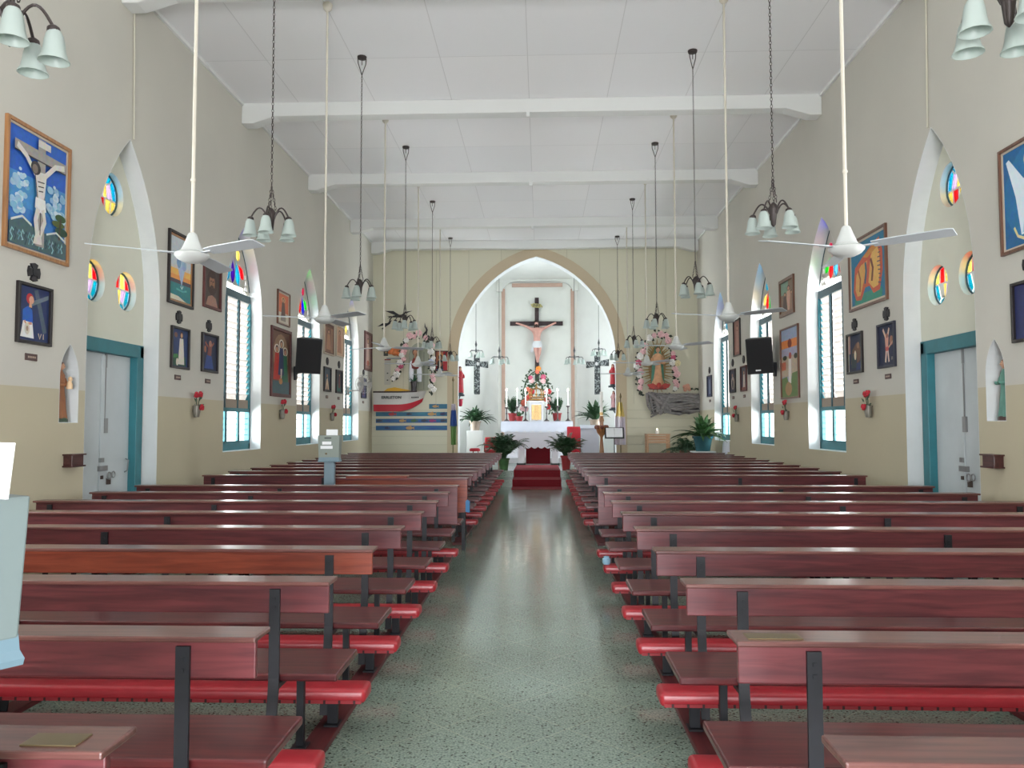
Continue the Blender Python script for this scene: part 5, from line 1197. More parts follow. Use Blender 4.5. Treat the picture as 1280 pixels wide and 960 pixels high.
def garland(name, label, pts, Y, blooms, r0=0.10, leaf_n=7, seed=3, depth=0.06, br=0.085, lm=None):
    """pts: centre line (pixel x, pixel y) at depth Y; blooms: list of (index along line 0..1, material, du, dz)"""
    rn = random.Random(seed); P = [at(x, y, Y) for x, y in pts]; c0 = P[0]
    r = thing(name, label, 'flower garland', (c0.x, Y, c0.z)); P = [p-c0 for p in P]
    seg = [(P[i+1]-P[i]).length for i in range(len(P)-1)]; T = sum(seg)
    def pos(t):
        d = t*T
        for i, s_ in enumerate(seg):
            if d <= s_ or i == len(seg)-1: return P[i]+(P[i+1]-P[i])*(d/s_)
            d -= s_
    m = MB(); m.tube([pos(k/24) for k in range(25)], 0.02, 5)
    n = int(T/0.035*leaf_n/7)
    for k in range(n):
        q = pos((k+0.5)/n); a = rn.uniform(0, 2*PI); rr = rn.uniform(0.3, 1.0)*r0; L = rn.uniform(0.07, 0.14); b = rn.uniform(0, 2*PI); w = L*0.28
        c = q+Vector((rr*math.cos(a), rn.uniform(-depth, 0.02), rr*math.sin(a))); d = Vector((math.cos(b), rn.uniform(-0.6, 0.2), math.sin(b))).normalized(); s_ = d.cross(Vector((0, 1, 0.3))).normalized()
        m.add([c-d*L/2, c+s_*w, c+d*L/2, c-s_*w], [(0, 1, 2, 3)])
    m.build('foliage', lm or GL, r, recalc=False)
    for t, bm_, du, dz in blooms:
        q = pos(t)+Vector((du, -depth, dz)); m = MB(); R0 = br*rn.uniform(0.8, 1.2)
        for k in range(6):
            a = 2*PI*k/6+rn.uniform(0, 0.5); m.ball((q.x+R0*0.55*math.cos(a), q.y+R0*0.1*math.sin(3*a), q.z+R0*0.55*math.sin(a)), (R0*0.5, R0*0.32, R0*0.5), 7, 5)
        m.ball((q.x, q.y-R0*0.3, q.z), (R0*0.36,)*3, 7, 5); m.build('blossom', bm_, r, smooth=70)
    return r
rb = random.Random(5)
garland('flower_garland', 'arched green garland with red and pink flowers around the tabernacle crown', [(653.5, 518), (652.5, 505), (654, 490), (657, 478), (661, 470), (666, 465.5), (670, 464), (675, 465.5), (681, 471), (685, 480), (687.5, 492), (688, 505), (687, 516)], 25.95,
        [(0.06, PK, 0, 0), (0.12, CO, 0.05, 0), (0.04, PK, 0.1, 0.05), (0.88, PK, -0.06, 0.05), (0.95, RD, -0.06, 0.04), (0.78, RD, -0.02, 0)], 0.13, 9, 4, 0.08, 0.09, M_FERN)
garland('flower_spray', 'cluster of red, coral and magenta flowers above and beside the gilded crown', [(662, 497), (664, 486), (668, 479), (672, 476), (676, 480), (679, 488), (680, 497)], 25.8,
        [(0.02, RD, 0, 0), (0.06, CO, -0.1, -0.1), (0.12, RD, 0.06, 0.05), (0.2, CO, -0.1, 0.03), (0.24, RD, 0, -0.1), (0.42, PU, -0.14, 0.16), (0.44, PK, -0.12, 0.05), (0.56, PU, 0.14, 0.16), (0.58, PK, 0.12, 0.05), (0.5, CO, 0.0, 0.30), (0.52, mat('orange_blossom', (240, 150, 60), 0.6), 0.02, 0.40), (0.85, PK, 0.08, 0), (0.97, CO, 0.05, -0.1)], 0.16, 10, 8, 0.05, 0.085, M_FERN)
M_WAX = mat('white_wax', (240, 238, 232), 0.45); M_FLAME = glow('candle_lamp', (255, 240, 215), 16); M_SILV = mat('candlestick_metal', (92, 84, 84), 0.35, metal=0.6)
for i, (px, ytop, ybot) in enumerate(((633.3, 485, 509), (646.5, 485, 508), (657, 485, 508), (683.3, 485, 508), (697, 485, 507), (710, 485, 507))):
    Y = 25.2; p = at(px, 525, Y); r = thing('candlestick', 'tall white candle on a dark candlestick, %s of six on the high altar' % ('leftmost', 'second from left', 'third from left', 'third from right', 'second from right', 'rightmost')[i], 'candlestick', (p.x, Y, AZ), 0, 'high altar candlesticks')
    zb = at(px, ybot, Y).z-AZ; zt_ = at(px, ytop+4, Y).z-AZ
    MB().lathe([(0.085, 0), (0.085, 0.02), (0.04, 0.05), (0.02, 0.09), (0.018, zb*0.5), (0.03, zb*0.55), (0.018, zb*0.6), (0.02, zb-0.06), (0.06, zb-0.03), (0.06, zb)], 14).build('holder', M_SILV, r, smooth=40)
    cd_ = MB().lathe([(0.018, zb), (0.018, zt_-0.01), (0.008, zt_)], 12).build('candle', M_WAX, r, smooth=40)
    MB().lathe([(0.006, zt_), (0.02, zt_+0.02), (0.022, zt_+0.04), (0.012, zt_+0.07), (0.002, zt_+0.09)], 12).build('flame_lamp', M_FLAME, cd_, smooth=60)
p = at(640.5, 524, 25.15); plant('potted_palm', 'feathery dark palm in a red pot on the left end of the high altar', (p.x, 25.5, AZ), 'palm', 22, 0.62, 0.2, 0.14, (0.15, 0.26), seed=3, group=None, lifts=(1.1, 1.5))
p = at(648, 524, 25.15); plant('potted_succulent', 'small green plant in a low red pot beside the left altar palm', (p.x+0.03, 25.13, AZ), 'leaf', 8, 0.2, 0.1, 0.035, (0.12, 0.16), seed=9, fm=M_FERN2, lifts=(0.8, 1.5))
p = at(696.5, 524, 25.15); plant('potted_palm', 'feathery dark palm in a red pot on the right of the high altar', (p.x, 25.5, AZ), 'palm', 20, 0.60, 0.2, 0.13, (0.15, 0.26), seed=6, lifts=(1.1, 1.5))
# ------------------------------------------------------------------ crucifix on the back wall
M_CRX = mat('dark_cross_wood', (52, 34, 40), 0.5, vary=0.2, scale=8); M_CORP = mat('painted_flesh', (222, 168, 158), 0.5, vary=0.08, scale=12)
t = at(671, 372, 27.2); b = at(671, 476, 27.2); l = at(637.5, 404.5, 27.2); rr = at(703.5, 404, 27.2)
r = thing('mounted_crucifix', 'large painted crucifix with a dark wooden cross mounted on the back wall', 'crucifix', (t.x, 27.24, l.z))
k = 1.0
MB().b2((-0.07, -0.05, b.z-l.z), (0.07, 0.05, t.z-l.z)).build('upright', M_CRX, r, bevel=0.006); MB().b2((l.x-t.x, -0.06, -0.07), (rr.x-t.x, 0.04, 0.07)).build('crossbar', M_CRX, r, bevel=0.006)
z = at(670, 382.5, 27.2).z-l.z
m = MB(); m.plate([[(-0.15, z-0.05), (0.1, z-0.07), (0.16, z-0.03), (0.19, z-0.08), (0.2, z-0.02), (0.13, z+0.06), (-0.12, z+0.09), (-0.18, z+0.05), (-0.19, z+0.09), (-0.21, z+0.04)]], 0.03, lambda u, v, w: (u, -0.09+w, v)); m.build('title_scroll', mat('scroll_gold', (190, 180, 120), 0.5), r)
text('scroll_letters', 'INRI', 0.13, M_SLOT, r, (-0.01, -0.095, z+0.005))
Bz = lambda py: at(671, py, 27.1).z-l.z
Bx = lambda px: at(px, 404, 27.1).x-t.x
J = [(0, -0.13, Bz(425), 0.115), (0.0, -0.13, Bz(417), 0.135), (0, -0.13, Bz(412.5), 0.115), (0, -0.135, Bz(409.5), 0.05), (-0.01, -0.17, Bz(407), 0.055), (-0.015, -0.19, Bz(404.5), 0.075), (-0.015, -0.185, Bz(402.5), 0.06),
     (-0.17, -0.13, Bz(411.5), 0.06), (-0.38, -0.12, Bz(407.5), 0.042), (Bx(647), -0.10, Bz(404), 0.032), (Bx(644.5), -0.09, Bz(403.5), 0.028),
     (0.17, -0.13, Bz(411.5), 0.06), (0.38, -0.12, Bz(408), 0.042), (Bx(693), -0.10, Bz(404), 0.032), (Bx(695.5), -0.09, Bz(403.3), 0.028),
     (0.0, -0.13, Bz(429), 0.125), (-0.06, -0.14, Bz(433), 0.085), (-0.03, -0.22, Bz(440), 0.065), (0.0, -0.13, Bz(449), 0.042), (0.02, -0.17, Bz(453.5), 0.032), (0.08, -0.14, Bz(433), 0.085), (0.09, -0.22, Bz(440), 0.062), (0.035, -0.14, Bz(449), 0.04), (0.04, -0.18, Bz(453.5), 0.03)]
E_ = [(15, 0), (0, 1), (1, 2), (2, 3), (3, 4), (4, 5), (5, 6), (2, 7), (7, 8), (8, 9), (9, 10), (2, 11), (11, 12), (12, 13), (13, 14), (15, 16), (16, 17), (17, 18), (18, 19), (15, 20), (20, 21), (21, 22), (22, 23)]
skin('figure', J, E_, M_CORP, r, 2, 15)
m = MB(); m.ball((-0.015, -0.165, Bz(403.3)), (0.085, 0.075, 0.085), 12, 8); m.ball((-0.015, -0.235, Bz(407.6)), (0.05, 0.04, 0.06), 10, 6); m.ball((-0.08, -0.16, Bz(407)), (0.03, 0.05, 0.10), 8, 6); m.ball((0.055, -0.16, Bz(407)), (0.03, 0.05, 0.10), 8, 6); m.build('hair_and_beard', mat('dark_brown_hair', (52, 34, 30), 0.6), r, smooth=70)
m = MB(); m.ball((-0.015, -0.256, Bz(404.6)), (0.012, 0.015, 0.022), 6, 4); m.build('nose', M_CORP, r, smooth=70)
m = MB(); m.lathe([(0.15, -0.16), (0.165, -0.08), (0.15, 0.0), (0.14, 0.06), (0.13, 0.07)], 16, (0.01, -0.135, Bz(429)), 0.85); m.plate([[(-0.14, Bz(427)), (-0.08, Bz(427)), (-0.10, Bz(436)), (-0.17, Bz(441)), (-0.22, Bz(439)), (-0.16, Bz(433))]], 0.05, lambda u, v, w: (u, -0.19+w, v)); m.build('loincloth', M_LACE, r, smooth=50)
# ------------------------------------------------------------------ mosaic crosses on the slanting walls
M_MOS = None
def mosaic():
    m = bpy.data.materials.new('black_white_mosaic'); m.use_nodes = True; nt = m.node_tree; n = nt.nodes; b = n['Principled BSDF']; b.inputs['Roughness'].default_value = 0.5
    g = n.new('ShaderNodeTexCoord'); v = n.new('ShaderNodeTexVoronoi'); v.inputs['Scale'].default_value = 24; nt.links.new(g.outputs['Object'], v.inputs['Vector'])
    c = n.new('ShaderNodeValToRGB'); c.color_ramp.interpolation = 'CONSTANT'; c.color_ramp.elements[0].color = lin((48, 54, 58)); c.color_ramp.elements[1].position = 0.7; c.color_ramp.elements[1].color = lin((150, 158, 158))
    s = n.new('ShaderNodeSeparateColor'); nt.links.new(v.outputs['Color'], s.inputs[0]); nt.links.new(s.outputs[0], c.inputs[0]); nt.links.new(c.outputs[0], b.inputs['Base Color']); return m
M_MOS = mosaic()
for (seg, px, w) in ((SEG_L, 595.5, 'left'), (SEG_R, 747.5, 'right')):
    a, d, nn = seg; v = ray(px, 470)
    # point on the wall plane under that pixel
    o2 = Vector((CX, 0)); dv = Vector((v.x, v.y)); den = dv.dot(nn); tt = (a-o2).dot(nn)/den; P = o2+dv*tt; Y = P.y
    zc = at(px, 455.5, Y).z; zt_ = at(px, 443.5 if w == 'left' else 440, Y).z; zb = at(px, 493, Y).z; sc = Y/F
    ang = math.atan2(d.y, d.x)
    if w == 'right': ang += PI
    r = thing('mounted_mosaic_cross', 'black and white mosaic cross on the slanting %s sanctuary wall' % w, 'cross', (P.x, P.y, zc), ang)
    hw_ = 11.5*sc*1.9; t_ = 2.8*sc*1.7
    MB().plate([[(-t_, zb-zc), (t_, zb-zc), (t_, -0.06), (hw_, -0.09), (hw_, 0.13), (t_, 0.10), (t_, zt_-zc), (-t_, zt_-zc), (-t_, 0.10), (-hw_, 0.13), (-hw_, -0.09), (-t_, -0.06)]], 0.05, lambda u, v_, w_: (u, -w_, v_)).build('cross_body', M_MOS, r)
    MB().plate([circ(0, 0.02, 0.06, n=10)], 0.02, lambda u, v_, w_: (u, -0.05-w_, v_)).build('centre_stone', M_MARB, r)
# ------------------------------------------------------------------ palms, plants, chairs, furniture before the altar
p = at(640, 560, 21.2); plant('potted_palm', 'bushy dark palm left of the front altar', (-0.80, 21.1, PZ), 'palm', 66, 1.25, 0.6, 0.22, (0.15, 0.3), pot_m=M_FERN2, seed=21, lifts=(1.0, 1.52))
p = at(703, 560, 21.2); plant('potted_palm', 'bushy dark palm in a red pot right of the front altar', (0.85, 21.3, PZ), 'palm', 58, 1.12, 0.6, 0.2, (0.14, 0.36), seed=22, lifts=(1.0, 1.52))
M_BOX = mat('white_plinth', (206, 208, 206), 0.6); M_REDF = mat('red_upholstery', (176, 26, 42), 0.7, vary=0.1, scale=10); M_CHW = wood('red_chair_wood', (110, 40, 34), (150, 70, 56), axis=2)
def plinth(label, x, y, h, w): return tag(MB().b2((x-w/2, y-w/2, PZ), (x+w/2, y+w/2, PZ+h)).build('plinth', M_BOX, None, bevel=0.01), label, 'plinth')
zt_ = at(594, 538, 24.0).z-PZ; p = at(594, 538, 24.0); plinth('white plinth under the leafy plant left of the altar', p.x, 24.0, zt_, 0.46)
plant('potted_plant', 'broad-leaved plant on the white plinth left of the altar', (p.x, 24.0, PZ+zt_), 'leaf', 80, 0.86, 0.55, 0.055, (0.17, 0.28), pot_m=M_TAN, seed=31, lifts=(0.5, 1.5))
zt_ = at(742, 536, 24.0).z-PZ; p = at(744, 536, 24.0); plinth('white plinth under the leafy plant right of the altar', p.x, 24.0, zt_, 0.46)
plant('potted_plant', 'broad-leaved plant on the white plinth right of the altar', (p.x, 24.0, PZ+zt_), 'leaf', 76, 0.92, 0.5, 0.055, (0.17, 0.28), pot_m=M_TAN, seed=34, lifts=(0.55, 1.5))
def armchair(label, x, y, w, hb, rz=0.0):
    r = thing('armchair', label, 'chair', (x, y, PZ), rz)
    MB().b2((-w/2, -0.22, 0.36), (w/2, 0.22, 0.47)).build('seat', M_REDF, r, bevel=0.02); MB().box((0, 0.24, (0.5+hb)/2), (w, 0.07, hb-0.5), (math.radians(-5), 0, 0)).build('backrest', M_REDF, r, bevel=0.03)
    for sx in (-1, 1):
        for sy in (-1, 1): MB().b2((sx*w*0.45-0.02, sy*0.2-0.02, 0), (sx*w*0.45+0.02, sy*0.2+0.02, 0.37)).build('leg', M_CHW, r)
        m = MB(); m.b2((sx*(w/2+0.02)-0.025, -0.22, 0.62), (sx*(w/2+0.02)+0.025, 0.24, 0.66)); m.b2((sx*(w/2+0.02)-0.02, -0.2, 0.4), (sx*(w/2+0.02)+0.02, -0.16, 0.62)); m.build('armrest', M_CHW, r, bevel=0.006)
p = at(615.5, 555, 22.9); armchair('low red upholstered armchair left of the altar', p.x, 22.9, 0.42, 0.82, 0.1)
p = at(717, 545, 23.9); armchair('tall red upholstered chair right of the altar', p.x, 23.9, 0.46, 1.12, -0.15)
p = at(593, 559, 22.3); r = thing('stool', 'small round red stool in front of the left white plinth', 'stool', (p.x, 22.3+0.15, PZ))
MB().lathe([(0.0, 0.52), (0.12, 0.52), (0.15, 0.49), (0.15, 0.44), (0.0, 0.43)], 18).build('seat', M_REDF, r, smooth=40)
for k in range(3): MB().tube([(0.09*math.cos(k*2.1), 0.09*math.sin(k*2.1), 0.44), (0.13*math.cos(k*2.1), 0.13*math.sin(k*2.1), 0)], 0.014, 6).build('leg', M_CHW, r)
# lectern with white cloth
a = at(725.5, 533, 21.9); b = at(748, 533, 21.9)
r = thing('lectern', 'lectern covered by a white cloth, right of the altar', 'lectern', ((a.x+b.x)/2, 22.0, PZ)); w = (b.x-a.x)/2; h = a.z-PZ
MB().b2((-w*0.85, -0.12, 0), (w*0.85, 0.2, h-0.06)).build('body', M_DWOOD, r, bevel=0.006)
m = MB(); m.add([(-w*0.97, -0.2, h-0.12), (w*0.97, -0.2, h-0.12), (w*0.97, 0.26, h-0.01), (-w*0.97, 0.26, h-0.01), (-w*0.97, -0.2, h-0.09), (w*0.97, -0.2, h-0.09), (w*0.97, 0.26, h+0.02), (-w*0.97, 0.26, h+0.02)], [(0, 3, 2, 1), (4, 5, 6, 7), (0, 1, 5, 4), (1, 2, 6, 5), (2, 3, 7, 6), (3, 0, 4, 7)]); m.build('desk_top', M_DWOOD, r)
m = MB(); m.plate([[(-w, h-0.72), (w, h-0.72), (w, h-0.05), (-w, h-0.05)]], 0.012, lambda u, v, w_: (u, -0.225+w_, v)); m.add([(-w, -0.225, h-0.09), (w, -0.225, h-0.09), (w, 0.27, h+0.025), (-w, 0.27, h+0.025), (-w, -0.225, h-0.078), (w, -0.225, h-0.078), (w, 0.27, h+0.037), (-w, 0.27, h+0.037)], [(0, 3, 2, 1), (4, 5, 6, 7), (0, 1, 5, 4), (1, 2, 6, 5), (2, 3, 7, 6), (3, 0, 4, 7)]); m.build('cloth', M_CLOTH, r)
# paschal candle on turned stand
p = at(752.5, 545, 21.0); r = thing('paschal_candle_stand', 'tall white candle on a turned and carved wooden stand', 'candle stand', (p.x, 21.15, PZ)); zc = at(752, 520, 21.0).z-PZ; zt_ = at(752, 489, 21.0).z-PZ
M_TURN = wood('turned_wood', (130, 84, 50), (178, 124, 76), axis=2)
z1 = at(752, 545, 21).z-PZ; z2 = at(752, 533, 21).z-PZ
MB().lathe([(0.17, 0), (0.17, 0.04), (0.08, 0.08), (0.05, 0.16), (0.075, 0.3), (0.06, 0.5), (0.035, z1-0.05), (0.05, z1), (0.12, z1+0.08), (0.15, z2-0.05), (0.16, z2), (0.06, z2+0.01), (0.05, z2+0.08), (0.07, z2+0.16), (0.045, zc-0.02), (0.06, zc)], 18).build('stand', M_TURN, r, smooth=50)
m = MB()
for k in range(8): m.ball((0.14*math.cos(k*PI/4), 0.14*math.sin(k*PI/4), z2-0.02), (0.055, 0.055, 0.06), 7, 5)
m.build('carved_leaves', mat('carved_brown', (120, 66, 52), 0.5), r, smooth=60)
MB().lathe([(0.042, zc), (0.04, zt_-0.01), (0.0, zt_)], 14).build('candle', M_WAX, r, smooth=40)
MB().lathe([(0.044, zc+0.02), (0.044, zc+0.1)], 14).build('gilt_band', M_GOLD, r)
# music stand with open white pages
p = at(768, 541, 20.8); r = thing('music_stand', 'black music stand with open white pages', 'music stand', (p.x, 20.82, PZ)); h = p.z-PZ
m = MB(); m.box((0, 0, h), (0.50, 0.012, 0.29), (math.radians(-20), 0, 0)); m.box((0, -0.06, h-0.145), (0.50, 0.05, 0.012)); m.build('desk', M_BLACK, r)
m = MB(); m.box((-0.108, -0.016, h+0.005), (0.21, 0.012, 0.25), (math.radians(-20), 0, 0.03)); m.box((0.108, -0.016, h+0.005), (0.21, 0.012, 0.25), (math.radians(-20), 0, -0.03)); m.build('open_pages', M_PAPER, r)
m = MB(); m.tube([(0, 0.02, h-0.1), (0, 0.02, 0.2)], 0.014, 8); m.build('pole', M_BLACK, r)
for k in range(3): MB().tube([(0, 0.02, 0.25), (0.22*math.cos(k*2.09+0.5), 0.02+0.22*math.sin(k*2.09+0.5), 0.01)], 0.01, 6).build('leg', M_BLACK, r)
# ------------------------------------------------------------------ statues on brackets at the arch jambs
def bracket_statue(label, px, ytop, ybot, xj, sg, robe, mantle, rz, **kw):
    Y = EW+0.2; b = at(px, ybot, Y); t_ = at(px, ytop, Y); H = t_.z-b.z
    st = statue('mounted_statue', label, (b.x, Y, b.z), rz, H, robe, mantle, (40, 52, 60), **kw)
    m = MB(); m.b2((min(b.x-sg*0.12, xj), Y-0.1, b.z-0.05), (max(b.x-sg*0.12, xj), Y+0.1, b.z-0.001)); m.tube([(xj, Y, b.z-0.12), (b.x, Y, b.z-0.05)], 0.02, 8); m.build('bracket_mount', mat('slate_bracket', (50, 64, 72), 0.5), st); st.children[-1].location = (0, 0, 0)
    # the bracket is modelled in world axes: bring it into the statue's own frame
    br = [c for c in st.children if c.name.startswith('bracket_mount')][0]
    br.matrix_parent_inverse = (Matrix.Translation((b.x, Y, b.z)) @ Matrix.Rotation(rz, 4, 'Z')).inverted()
    return st
JL, JR = ACX-2.2, ACX+2.2
bracket_statue('red-robed statue on a bracket inside the left side of the arch', 575, 458, 493, JL, -1, (176, 34, 46), (150, 28, 40), 0.5, base_r=0.13)
bracket_statue('red-robed statue with black and green, on a bracket high inside the right of the arch', 766, 455, 482, JR, 1, (176, 40, 48), (150, 36, 44), -0.5, base_r=0.13)
bracket_statue('smaller statue in a plum mantle and rose robe, lower inside the right of the arch', 767, 488.5, 511, JR, 1, (196, 150, 150), (116, 40, 56), -0.4, base_r=0.17)
p = at(575.5, 503.2, EW+0.2); r = thing('hanging_sanctuary_lamp', 'small red glass lamp on the left arch jamb, below the red statue', 'lamp', (p.x, EW+0.2, p.z))
MB().lathe([(0.03, -0.11), (0.05, -0.1), (0.065, 0.0), (0.075, 0.09), (0.07, 0.1), (0.0, 0.1)], 14).build('red_glass', mat('ruby_lamp_glass', (170, 26, 56), 0.15), r, smooth=40)
m = MB(); m.torus((0, 0, 0.1), 0.078, 0.008, 16, 5); m.b2((JL-p.x, -0.015, 0.085), (-0.07, 0.015, 0.105)); m.build('holder', M_BRASS, r)
# ------------------------------------------------------------------ flags either side of the arch
def flag(label, px, ytop, bands, rz, pole_m, xoff):
    Y = EW-0.28; t_ = at(px, ytop, Y); r = thing('flag_on_pole', label, 'flag', (t_.x, Y, PZ), rz); H = t_.z-PZ
    MB().tube([(0, 0, 0.0), (0.0, 0, H)], 0.016, 8).build('pole', pole_m, r); MB().lathe([(0.16, 0), (0.16, 0.03), (0.03, 0.07), (0.022, 0.2)], 14).build('pole_base', M_BRASS, r, smooth=40)
    MB().lathe([(0.018, H-0.02), (0.035, H+0.02), (0.02, H+0.08), (0.0, H+0.14)], 10).build('finial', M_BRASS, r, smooth=40)
    for nm, m_, y0, y1, w0, w1 in bands:
        z0 = at(px, y0, Y).z-PZ; z1 = at(px, y1, Y).z-PZ; V = []; n = 12
        for i in range(n+1):
            u = i/n; fy = -0.05+0.06*math.sin(u*PI*3.5)
            V += [(xoff+(-w0/2+w0*u), fy, z0), (xoff+(-w1/2+w1*u), fy*1.1, z1)]
        F_ = [(2*i, 2*i+2, 2*i+3, 2*i+1) for i in range(n)]; N = len(V); V2 = [(x, y+0.008, z) for x, y, z in V]; F2 = [tuple(j+N for j in reversed(f)) for f in F_]
        E2 = [(0, 1, 1+N, N), (2*n, 2*n+N, 2*n+1+N, 2*n+1)]+[(2*i, 2*i+N, 2*i+2+N, 2*i+2) for i in range(n)]+[(2*i+1, 2*i+3, 2*i+3+N, 2*i+1+N) for i in range(n)]
        MB().add(V+V2, F_+F2+E2).build(nm, m_, r, smooth=60)
cl = lambda n, c: mat(n, c, 0.8)
flag('furled blue, white and green flag on a thin pole left of the arch', 566.5, 476, [('blue_band', cl('flag_blue', (60, 96, 170)), 512, 533, 0.14, 0.2), ('white_band', cl('flag_white', (214, 206, 216)), 505, 513, 0.12, 0.14), ('green_band', cl('flag_green', (120, 158, 92)), 532, 556, 0.16, 0.14)], 0.0, mat('olive_pole', (120, 118, 80), 0.5), 0.02)
flag('furled yellow and white flag on a brass-topped pole right of the arch', 775.5, 497, [('yellow_band', cl('flag_yellow', (226, 206, 130)), 503, 521, 0.10, 0.24), ('white_band', cl('flag_white', (214, 206, 216)), 520, 556, 0.26, 0.3)], 0.0, M_BRASS, -0.02)
# ------------------------------------------------------------------ boat-shaped relief and painted planks on the left of the arch wall
E_at = lambda px, py: (lambda p: (p.x, p.z))(at(px, py, EW))
xl, zg = E_at(469.5, 491); xr, zbow = E_at(533, 488.5); _, zm = E_at(480, 506); _, zk = E_at(480, 514.3)
BL = xr-xl; r = thing('mounted_boat', 'white and red fishing boat front mounted on the arch wall, lettered on its side', 'boat', (xl, EW, zg))
def hullpt(u, v):      # u 0..1 along, v 0 keel .. 1 sheer
    taper = 1.0 if u < 0.55 else max(0.0, 1-((u-0.55)/0.45)**2.0)
    rise = 0.0 if u < 0.5 else ((u-0.5)/0.5)**2
    zs = 0.0+rise*(zbow-zg); zkk = (zk-zg)+rise*0.26; z = zkk+(zs-zkk)*v
    xx = u*BL*(0.915+0.085*v) if u > 0.5 else u*BL*(0.915+0.085*v*(u/0.5))
    return (xx, -(0.03+0.30*taper*(0.72+0.28*v)), z)
vm = (zm-zk)/(zg-zk)
def hull(v0, v1, nm, m_):
    n, k = 24, 4; V = []; Fc = []
    for i in range(n+1):
        for j in range(k+1): V.append(hullpt(i/n, v0+(v1-v0)*j/k))
    for i in range(n):
        for j in range(k): Fc.append((i*(k+1)+j, (i+1)*(k+1)+j, (i+1)*(k+1)+j+1, i*(k+1)+j+1))
    m = MB().add(V, Fc); N = len(V)
    m.add([(x, -0.0, z) for x, y, z in V], [tuple(reversed(f)) for f in Fc])
    for i in range(n):
        for j in (0, k): a0, b0 = i*(k+1)+j, (i+1)*(k+1)+j; m.f.append([a0, b0, b0+N, a0+N]); m.c.append(None); m.mi.append(0)
    for i in (0, n):
        for j in range(k): a0, b0 = i*(k+1)+j, i*(k+1)+j+1; m.f.append([a0, b0, b0+N, a0+N]); m.c.append(None); m.mi.append(0)
    return m.build(nm, m_, r, smooth=40)
hull(0, vm, 'red_bottom', mat('boat_red', (186, 34, 52), 0.45)); hull(vm, 1.0, 'white_topsides', mat('boat_white', (204, 202, 198), 0.5))
MB().tube([Vector(hullpt(i/24, 1.0))+Vector((0, 0.0, 0.01)) for i in range(21)], 0.022, 6).build('gunwale', mat('boat_dark_rail', (56, 36, 38), 0.5), r)
text('lettering', 'ERRLETON', 0.105, M_SLOT, r, (E_at(492, 497.2)[0]-xl, -0.338, E_at(492, 497.4)[1]-zg), ext=0.004, sx=1.08, bold=0.003)
m = MB()
for k in range(4): m.b2((E_at(517+k*2.4, 497)[0]-xl-0.012, -0.31+k*0.012, E_at(517, 498)[1]-zg), (E_at(517+k*2.4, 497)[0]-xl+0.014, -0.26+k*0.012, E_at(517, 496.4)[1]-zg))
m.build('registration_marks', M_SLOT, r)
a = E_at(481, 490); b = E_at(514, 484.5)
m = MB(); m.plate([[(a[0]-xl, 0.02), (b[0]-xl, 0.02), (b[0]-xl-0.02, (b[1]-zg)*0.45), (a[0]-xl+0.32, (b[1]-zg)*1.0), (a[0]-xl+0.12, (b[1]-zg)*0.75)]], 0.16, lambda u, v, w: (u, -0.24+w, v)); o = m.build('folded_yellow_sail', mat('yellow_canvas', (222, 172, 62), 0.8)); o.location = (xl, EW, zg); tag(o, 'folded yellow canvas lying in the boat on the arch wall', 'canvas')
FISHC = [(178, 56, 66), (52, 60, 78), (64, 100, 60), (150, 52, 110), (190, 150, 96), (44, 52, 96)]
def plank(label, x0, x1, y0, y1, c0, fishes):
    a = E_at(x0, y1); b = E_at(x1, y0); W = b[0]-a[0]; H = b[1]-a[1]
    r = wall_thing('mounted_plank', label, 'painted plank', 'E', (a[0]+b[0])/2, (a[1]+b[1])/2, 'blue fish-painted planks')
    MB().b2((-W/2, -0.03, -H/2), (W/2, 0, H/2)).build('board', c0, r, bevel=0.003)
    for f_, ci, sz in fishes:
        x = -W/2+W*f_; m = MB(); m.plate([circ(x, 0, 0.09*sz, 0.042*sz, 14)], 0.012, lambda u, v, w: (u, -0.03-w, v)); m.plate([[(x+0.07*sz, 0.0), (x+0.14*sz, 0.045*sz), (x+0.12*sz, 0), (x+0.14*sz, -0.045*sz)]], 0.012, lambda u, v, w: (u, -0.03-w, v)); m.plate([[(x-0.02*sz, 0.03*sz), (x+0.05*sz, 0.07*sz), (x+0.05*sz, 0.025*sz)]], 0.012, lambda u, v, w: (u, -0.03-w, v))
        m.build('painted_fish', mat('fish_%d' % ci, FISHC[ci], 0.5), r)
B1 = wood('sea_blue_board', (40, 100, 140), (60, 140, 160), coat=0.05, rough=0.5); B2 = wood('deep_blue_board', (36, 72, 150), (40, 120, 150), coat=0.05, rough=0.5)
plank('short sea-blue plank, topmost, right of the boat bow', 536.5, 561, 505, 511, B1, [(0.3, 4, 0.8)])
plank('long blue plank touching the boat keel', 470, 561, 515.0, 520.3, B1, [(0.22, 0, 1.0), (0.45, 1, 0.7), (0.76, 4, 1.1), (0.92, 5, 0.9)])
plank('long blue plank with many fish, second from the bottom', 470, 561, 523.3, 528.6, B2, [(0.04, 1, 0.8), (0.36, 4, 0.9), (0.52, 2, 0.9), (0.66, 1, 0.9), (0.77, 3, 0.9), (0.92, 1, 0.8)])
plank('long blue plank with one pale fish, lowest', 470, 561, 532, 537.8, B2, [(0.15, 5, 0.7), (0.46, 4, 1.1)])
